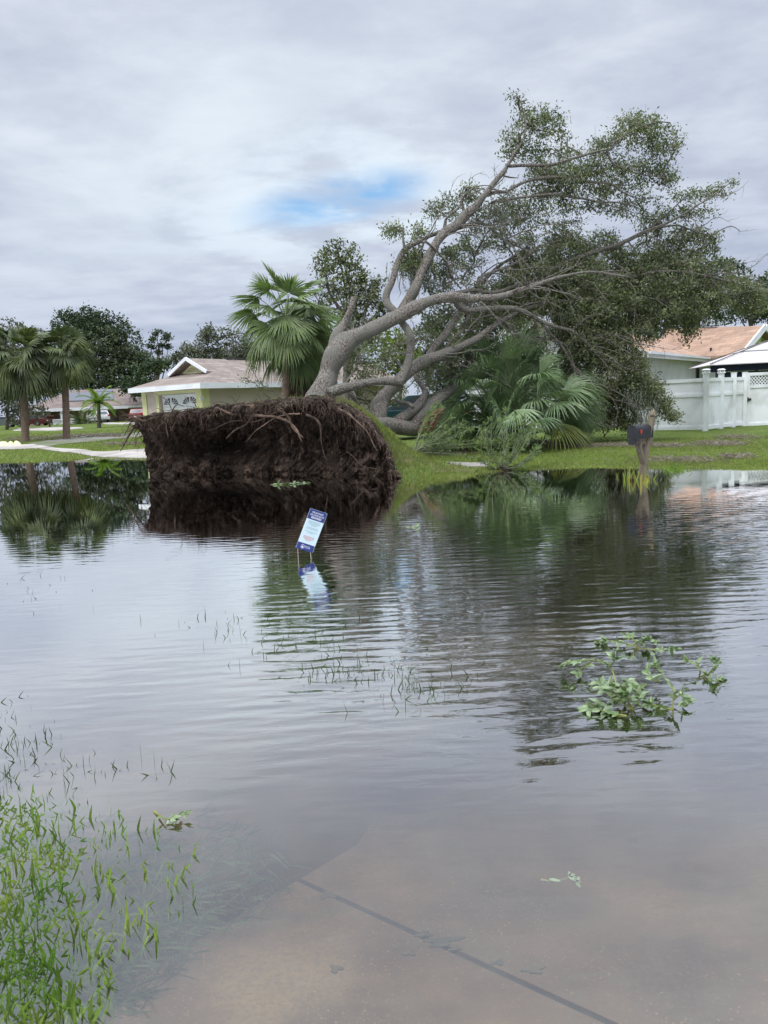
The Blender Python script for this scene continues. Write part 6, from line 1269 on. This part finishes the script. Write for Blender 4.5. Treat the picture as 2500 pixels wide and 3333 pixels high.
s_ = MB(); s_.prism([SP_(0, 0, .0005), SP_(.985, 0, .0005), SP_(.985, .245, .0005), SP_(0, .245, .0005)], ez_*.0008); s_.build('blue_band', m_sb, pan); s_ = MB(); s_.prism([SP_(0, .835, .0005), SP_(.985, .835, .0005), SP_(.985, 1, .0005), SP_(0, 1, .0005)], ez_*.0008); s_.build('blue_band', m_sb, pan)
def text(body, u, v, h, m_, w=None, off=.0, name='lettering'):
    cu = bpy.data.curves.new('t', 'FONT'); cu.body = body; cu.size = 1.0; cu.align_x = 'CENTER'; cu.offset = off; o = bpy.data.objects.new('t', cu); COL.objects.link(o)
    bpy.context.view_layer.update(); dg = bpy.context.evaluated_depsgraph_get(); me = bpy.data.meshes.new_from_object(o.evaluated_get(dg)); bpy.data.objects.remove(o)
    n = len(me.vertices); co = np.zeros(n*3); me.vertices.foreach_get('co', co); co = co.reshape(-1, 3)
    sy_ = h*HS/.70; sx_ = sy_ if w is None else w*WS/np.ptp(co[:, 0])
    P = np.array([SP_(u, v, .0022) + ex*a[0]*sx_ - ey_*a[1]*sy_ for a in co]) - SB; me.vertices.foreach_set('co', P.astype(np.float32).ravel()); me.materials.clear(); me.materials.append(m_); me.update(); me.name = name
    o = bpy.data.objects.new(name, me); COL.objects.link(o); o.parent = pan; LOC[o.name] = SB; return o
text('PRECAUTIONARY', .5, .085, .038, m_wt, .66, .012); text('BOIL WATER NOTICE', .5, .145, .038, m_wt, .78, .012); text('RESCINDED', .5, .212, .048, m_wt, .58, .025)
s_ = MB()
for (v, w_) in [(.285, .66), (.315, .72), (.345, .58), (.375, .30), (.435, .66), (.465, .70), (.53, .76), (.56, .34)]:
    x = .5-w_/2
    while x < .5+w_/2-.02: l_ = RNG.uniform(.03, .10); s_.prism([SP_(x, v, .001), SP_(min(x+l_, .5+w_/2), v, .001), SP_(min(x+l_, .5+w_/2), v+.010, .001), SP_(x, v+.010, .001)], ez_*.0006); x += l_+.018
s_.build('small_print', m_st, pan)
s_ = MB()
for (v, w_) in [(.655, .62), (.685, .66), (.715, .52), (.745, .30)]:
    x = .5-w_/2
    while x < .5+w_/2-.02: l_ = RNG.uniform(.03, .10); s_.prism([SP_(x, v, .001), SP_(min(x+l_, .5+w_/2), v, .001), SP_(min(x+l_, .5+w_/2), v+.012, .001), SP_(x, v+.012, .001)], ez_*.0006); x += l_+.016
s_.build('red_print', m_sr, pan)
text('Hillsborough', .60, .905, .020, m_wt, .30, .02); text('County Florida', .61, .935, .020, m_wt, .32, .02)
s_ = MB(); cxy = (.33, .918)
ring = []; 
for kx in range(28):
    a0_, a1_ = kx/28*2*pi, (kx+1)/28*2*pi
    f = lambda a, r_: SP_(cxy[0]+cos(a)*r_*.095, cxy[1]-sin(a)*r_*.095*WS/HS*1.25, .0022)
    s_.prism([f(a0_, 1), f(a1_, 1), f(a1_, .86), f(a0_, .86)], ez_*.0005)
s_.prism([SP_(.33, .885, .0022), SP_(.36, .918, .0022), SP_(.30, .918, .0022)], ez_*.0005)
s_.prism([SP_(cxy[0]+cos(a)*.07, cxy[1]+.006+sin(a)*.026, .0022) for a in np.linspace(0, pi, 9)], ez_*.0005)
s_.build('emblem', m_wt, pan)
for (u, bot) in ((.10, (970, 1808)), (.84, (1018, 1818))):
    s_ = MB(); e_ = W(*bot, YS+.02); e_[2] = -.18; s_.tube([SP_(u, .55, -.008), SP_(u, .98, -.008), e_], .0035, 6); s_.build('stake', mat('galvanised_wire', (.45, .42, .34), (.35, .33, .27), 5, rough=.4), sg)

# ================================================================ near vegetation
m_near = mat('st_augustine_blades', (.085, .165, .018), (.13, .215, .03), 6, rough=.4, rnd=.9, transl=.35, spec=.5, c3=(.21, .27, .05), s3=4)
def near_blades(pts, L, w, up, mb, segs=5, curl=.6):
    """curved strap blades; up in 0..1 = how upright"""
    for p, l_, w_, u_ in zip(pts, L, w, up):
        a = RNG.random()*2*pi; d = unit(np.array([cos(a)*(1-u_), sin(a)*(1-u_), u_+.05])); s = unit(np.cross(d, [cos(a+1.3), sin(a+1.3), .2])); q_ = p.copy(); V = []; c_ = curl*RNG.normal()*.5; g_ = RNG.uniform(.0, curl)
        for i_ in range(segs+1):
            t = i_/segs; ww = w_*(.55+1.0*t if t < .35 else (1-((t-.35)/.65)**2.2)*.9+.04)*.5
            V += [q_-s*ww, q_+s*ww]; q_ = q_+d*l_/segs; d = unit(d+np.array([cos(a)*c_, sin(a)*c_, -g_])*(1.0/segs)*1.6)
            if q_[2] < -.105: q_[2] = -.1
        mb.add(V, [(2*i_, 2*i_+1, 2*i_+3, 2*i_+2) for i_ in range(segs)])
def sample_px(poly, n, dens=None):
    poly = np.array(poly, float); out = []
    lo_, hi_ = poly.min(0), poly.max(0)
    while len(out) < n:
        P = RNG.uniform(lo_, hi_, (n*3, 2)); P = P[inpoly(P, poly)]
        if dens is not None: P = P[RNG.random(len(P)) < np.array([dens(*p) for p in P])]
        out += [tuple(p) for p in P]
    return out[:n]
nb_ = MB()
polyA = [(-160, 2640), (60, 2600), (250, 2640), (420, 2680), (620, 2830), (640, 2930), (560, 3080), (420, 3180), (380, 3300), (300, 3400), (-160, 3400)]
def dA(x, y):
    e = 0.34 + .66*max(0, min(1, (430-x)/330)); e *= .35+.65*max(0, min(1, (y-2620)/130)); return min(1, e*(.35+.95*(vnoise(np.array([[x*.012, y*.012, 0]]))[0]*.5+.5)))
P = np.array([G(x, y, -.05) for x, y in sample_px(polyA, 1350, dA)]); P[:, 2] = -.06
near_blades(P, .075+.065*RNG.random(len(P))**2, RNG.uniform(.0075, .013, len(P)), RNG.uniform(.30, 1, len(P)), nb_, 5, .45)
P = np.array([G(x, y, -.03) for x, y in sample_px([(-160, 2620), (100, 2620), (300, 2720), (420, 2900), (330, 3200), (160, 3400), (-160, 3400)], 2500, lambda x, y: max(.12, min(1, (360-x)/260))*(.25+.75*(vnoise(np.array([[x*.016, y*.016, 4]]))[0] > -.1)))]); P[:, 2] = -.03+.03*RNG.random(len(P))
near_blades(P, RNG.uniform(.02, .05, len(P)), RNG.uniform(.005, .010, len(P)), RNG.uniform(.05, .6, len(P)), nb_, 3, .45)
tag(nb_.build('flooded_grass', m_near, loc=(-.8, 1.9, 0)), 'green grass blades rising from shallow water in the near left corner', 'grass', kind='stuff')
ub2 = MB(); m_subm = mat('submerged_blades', (.12, .17, .08), (.16, .21, .11), 5, rough=.6, rnd=.7)
P = np.array([G(x, y, -.07) for x, y in sample_px([(-160, 2450), (300, 2420), (560, 2560), (800, 2700), (960, 2830), (900, 2960), (700, 3060), (560, 3180), (440, 3330), (-160, 3400)], 3000)]); P[:, 2] = -.065
near_blades(P, RNG.uniform(.05, .12, len(P)), RNG.uniform(.006, .011, len(P)), RNG.uniform(.02, .22, len(P)), ub2, 3, .3)
ub2.v = [np.c_[v[:, :2], np.minimum(v[:, 2], -.012)] for v in ub2.v]
tag(ub2.build('sunken_grass', m_subm, loc=(-.7, 2.2, 0)), 'pale drowned grass lying under the surface beside the drive', 'grass', kind='stuff')
# sparse tips further out
tp2 = MB(); pts = []
for (x, y, sx_, sy_, n) in [(950, 2090, 220, 60, 70), (1150, 2200, 200, 60, 110), (1330, 2260, 150, 50, 60), (700, 2040, 120, 40, 30), (130, 1930, 110, 60, 26), (60, 2330, 60, 60, 20), (80, 2450, 90, 70, 46), (250, 2520, 120, 50, 30), (520, 2520, 160, 60, 10), (1500, 2230, 90, 50, 16), (20, 2560, 60, 40, 30)]:
    for kx in range(n): p = G(x+RNG.normal()*sx_*.6, y+RNG.normal()*sy_*.6, -.02); p[2] = -.03; pts.append(p)
P = np.array(pts); near_blades(P, RNG.uniform(.045, .10, len(P)), RNG.uniform(.0035, .0075, len(P)), RNG.uniform(.35, 1, len(P)), tp2, 3, .5)
tag(tp2.build('grass_tips', mat('dark_grass_tips', (.055, .10, .02), (.035, .06, .015), 6, rnd=.7, transl=.15), loc=(0, 4, 0)), 'scattered grass tips piercing the open water', 'grass', kind='stuff')
# pale blades under water in the middle distance
pu = MB(); pts = [G(1150+RNG.normal()*230, 2260+RNG.normal()*90, -.05) for _ in range(260)]+[G(1500+RNG.normal()*180, 2400+RNG.normal()*90, -.05) for _ in range(60)]; P = np.array(pts); P[:, 2] = -.05
near_blades(P, RNG.uniform(.06, .16, len(P)), RNG.uniform(.004, .007, len(P)), RNG.uniform(.02, .3, len(P)), pu, 3, .3); pu.v = [np.c_[v[:, :2], np.minimum(v[:, 2], -.008)] for v in pu.v]
tag(pu.build('sunken_grass', m_subm, loc=(.3, 4, 0)), 'pale drowned blades of the verge under the middle water', 'grass', kind='stuff')

# ---- broad leaves helper
def bleaf(mb, p, d, n_, L, w):
    d = unit(d); s = unit(np.cross(d, n_)); u_ = np.cross(s, d); ts = np.array([0, .2, .45, .72, 1.0]); ws = np.array([.05, .75, 1.0, .7, .03])*w/2
    C_ = p+d[None]*(ts*L)[:, None]-u_[None]*(.18*L*ts**2)[:, None]; V = np.vstack([C_-s*ws[:, None]+u_*ws[:, None]*.3, C_, C_+s*ws[:, None]+u_*ws[:, None]*.3])
    mb.add(V, [(i_, i_+1, 6+i_, 5+i_) for i_ in range(4)]+[(5+i_, 6+i_, 11+i_, 10+i_) for i_ in range(4)])
m_bl = mat('branch_leaves', (.10, .155, .055), (.19, .25, .12), 9, rough=.35, rnd=.7, transl=.2, spec=.6); m_bs = mat('green_twig', (.22, .24, .07), (.14, .15, .05), 8)
def sprig(label, stems, dens=1.0, L=.07, group='leafy branches floating in the near water', cat='branch', sink=0):
    p0 = G(*stems[0][0][:2], 0.0); t = thing('floating_branch', label, cat, p0, group); st_, lf_ = MB(), MB()
    for P in stems:
        Q = np.array([G(x, y + hgt*0, 0.0)+np.array([0, 0, 0]) for x, y, hgt in P]); Q2 = []
        for (x, y, hh) in P: 
            g_ = G(x, y, 0.0); q_ = W(x, y, g_[1]*(1-hh/CAMZ)) if hh > 0 else g_; Q2.append(q_)
        Q = crom(Q2, 6); st_.tube(Q, np.linspace(.0045, .0016, len(Q)), 5, False)
        for i_ in range(3, len(Q)):
            m_ = RNG.poisson(1.0*dens)+(3 if i_ == len(Q)-1 else 0)
            for kx in range(m_):
                d = unit(Q[i_]-Q[i_-1])*.6+RNG.normal(size=3)*[.8, .8, .45]; d[2] = max(d[2], -.15); bleaf(lf_, Q[i_], d, np.array([0, -.3, 1.0])+RNG.normal(size=3)*.5, L*RNG.uniform(.6, 1.15), L*.42)
    if sink: st_.v = [v-[0, 0, .02] for v in st_.v]; lf_.v = [np.c_[v[:, :2], np.minimum(v[:, 2], -sink)] for v in lf_.v]
    st_.build('stem', m_bs, t); lf_.build('leaves', m_bl, t); return t
sprig('leafy branch arching out of the water with a drooping left tip', [[(2010, 2240, .0), (1985, 2170, .05), (1930, 2150, .09), (1860, 2155, .08), (1838, 2165, .05)], [(1985, 2170, .05), (2000, 2150, .10), (1998, 2140, .12)], [(1930, 2150, .09), (1900, 2170, .05), (1880, 2190, .03)]], 1.2, .052)
sprig('largest dense clump of green leaves in the floating branches', [[(2060, 2310, 0), (2000, 2270, .04), (1950, 2220, .07)], [(2060, 2310, 0), (2010, 2240, .08), (1960, 2240, .09)], [(2060, 2310, 0), (2040, 2260, .08), (2045, 2215, .10)], [(2060, 2310, 0), (2080, 2280, .05), (2070, 2240, .08)], [(2040, 2330, 0), (1980, 2320, .01), (1930, 2300, .02)], [(1990, 2320, 0), (1950, 2290, .03), (1915, 2305, .02)]], 2.7, .058)
sprig('upright twig of leaves right of the dense clump', [[(2190, 2310, 0), (2190, 2240, .09), (2150, 2190, .11), (2130, 2160, .12)], [(2190, 2280, .02), (2220, 2260, .05), (2235, 2290, .02)], [(2150, 2220, .05), (2120, 2210, .08), (2110, 2180, .10)], [(2190, 2310, 0), (2150, 2300, .01), (2110, 2290, .02)]], 1.4, .05)
sprig('farther pale leafy raft floating behind the others', [[(2080, 2110, 0), (2040, 2095, .02), (1985, 2085, .03), (1950, 2090, .01)], [(2080, 2110, 0), (2060, 2080, .05), (2040, 2070, .06)], [(2060, 2100, .01), (2100, 2085, .04), (2130, 2090, .03)], [(2080, 2110, 0), (2150, 2115, .0), (2200, 2112, .0)]], 2.1, .05)
sprig('small separate twig floating farthest to the right', [[(2280, 2190, 0), (2270, 2160, .05), (2240, 2150, .07)], [(2280, 2200, 0), (2310, 2190, .03), (2330, 2160, .07), (2325, 2145, .09)], [(2290, 2200, 0), (2320, 2215, .01), (2345, 2210, .01)]], 1.3, .05)
sprig('sunken pale leaf cluster under the right near water', [[(1760, 2845, 0), (1800, 2850, 0), (1850, 2840, 0)], [(1850, 2835, 0), (1880, 2860, 0)]], .6, .042, None, sink=.012)
sprig('ragged lobed leaves floating among the near grass', [[(500, 2640, 0), (540, 2665, .02), (580, 2660, .02)], [(540, 2670, .01), (600, 2650, .02)]], .9, .038, None)
sprig('tiny leafy twig floating just in front of the root plate', [[(880, 1578, 0), (930, 1574, .02), (1000, 1572, .0)]], 3.0, .11, None)
sprig('small leaf scrap floating beyond the yard sign', [[(1320, 1716, 0), (1350, 1718, 0)]], 2, .10, None)
# ---- bright water plants round the mailbox foot, and a tuft in the shallows
ir = MB(); m_ir = mat('canna_leaves', (.24, .32, .05), (.16, .24, .04), 8, rough=.4, rnd=.6, transl=.3, c3=(.30, .22, .04), s3=7)
for (x, y, n, L_, lab_) in [(2047, 1562, 8, .30, 'tallest clump of yellow-green strap leaves left of the mailbox post'), (2066, 1564, 7, .24, 'clump of strap leaves directly against the left side of the mailbox post'), (2030, 1560, 6, .16, 'short pale clump of strap leaves left of the tallest clump by the mailbox'), (2110, 1566, 8, .16, 'low clump of strap leaves directly right of the mailbox post'), (2124, 1560, 4, .14, 'few thin strap leaves farthest right of the mailbox post'), (2090, 1572, 8, .18, 'clump of strap leaves in front of the foot of the mailbox post'), (2010, 1556, 3, .1, 'tiny shoots farthest left of the mailbox post')]:
    ir = MB()
    for kx in range(n): p = G(x+RNG.normal()*5, y+RNG.normal()*3, 0); p[2] = -.05; near_blades([p], [L_*RNG.uniform(.6, 1.1)+.05], [RNG.uniform(.012, .035)], [RNG.uniform(.6, 1)], ir, 5, .35)
    tag(ir.build('water_plant', m_ir), lab_, 'plant', 'strap-leaved plants round the mailbox post')
tf_ = MB()
for kx in range(240): p = G(2195+RNG.normal()*22, 1527+RNG.normal()*5, 0); p[2] = 0; near_blades([p], [RNG.uniform(.05, .14)], [.010], [RNG.uniform(.05, .8)], tf_, 3, .8)
tag(tf_.build('grass_tuft', m_near), 'small dark island tuft of grass in the shallows right of the mailbox', 'plant')
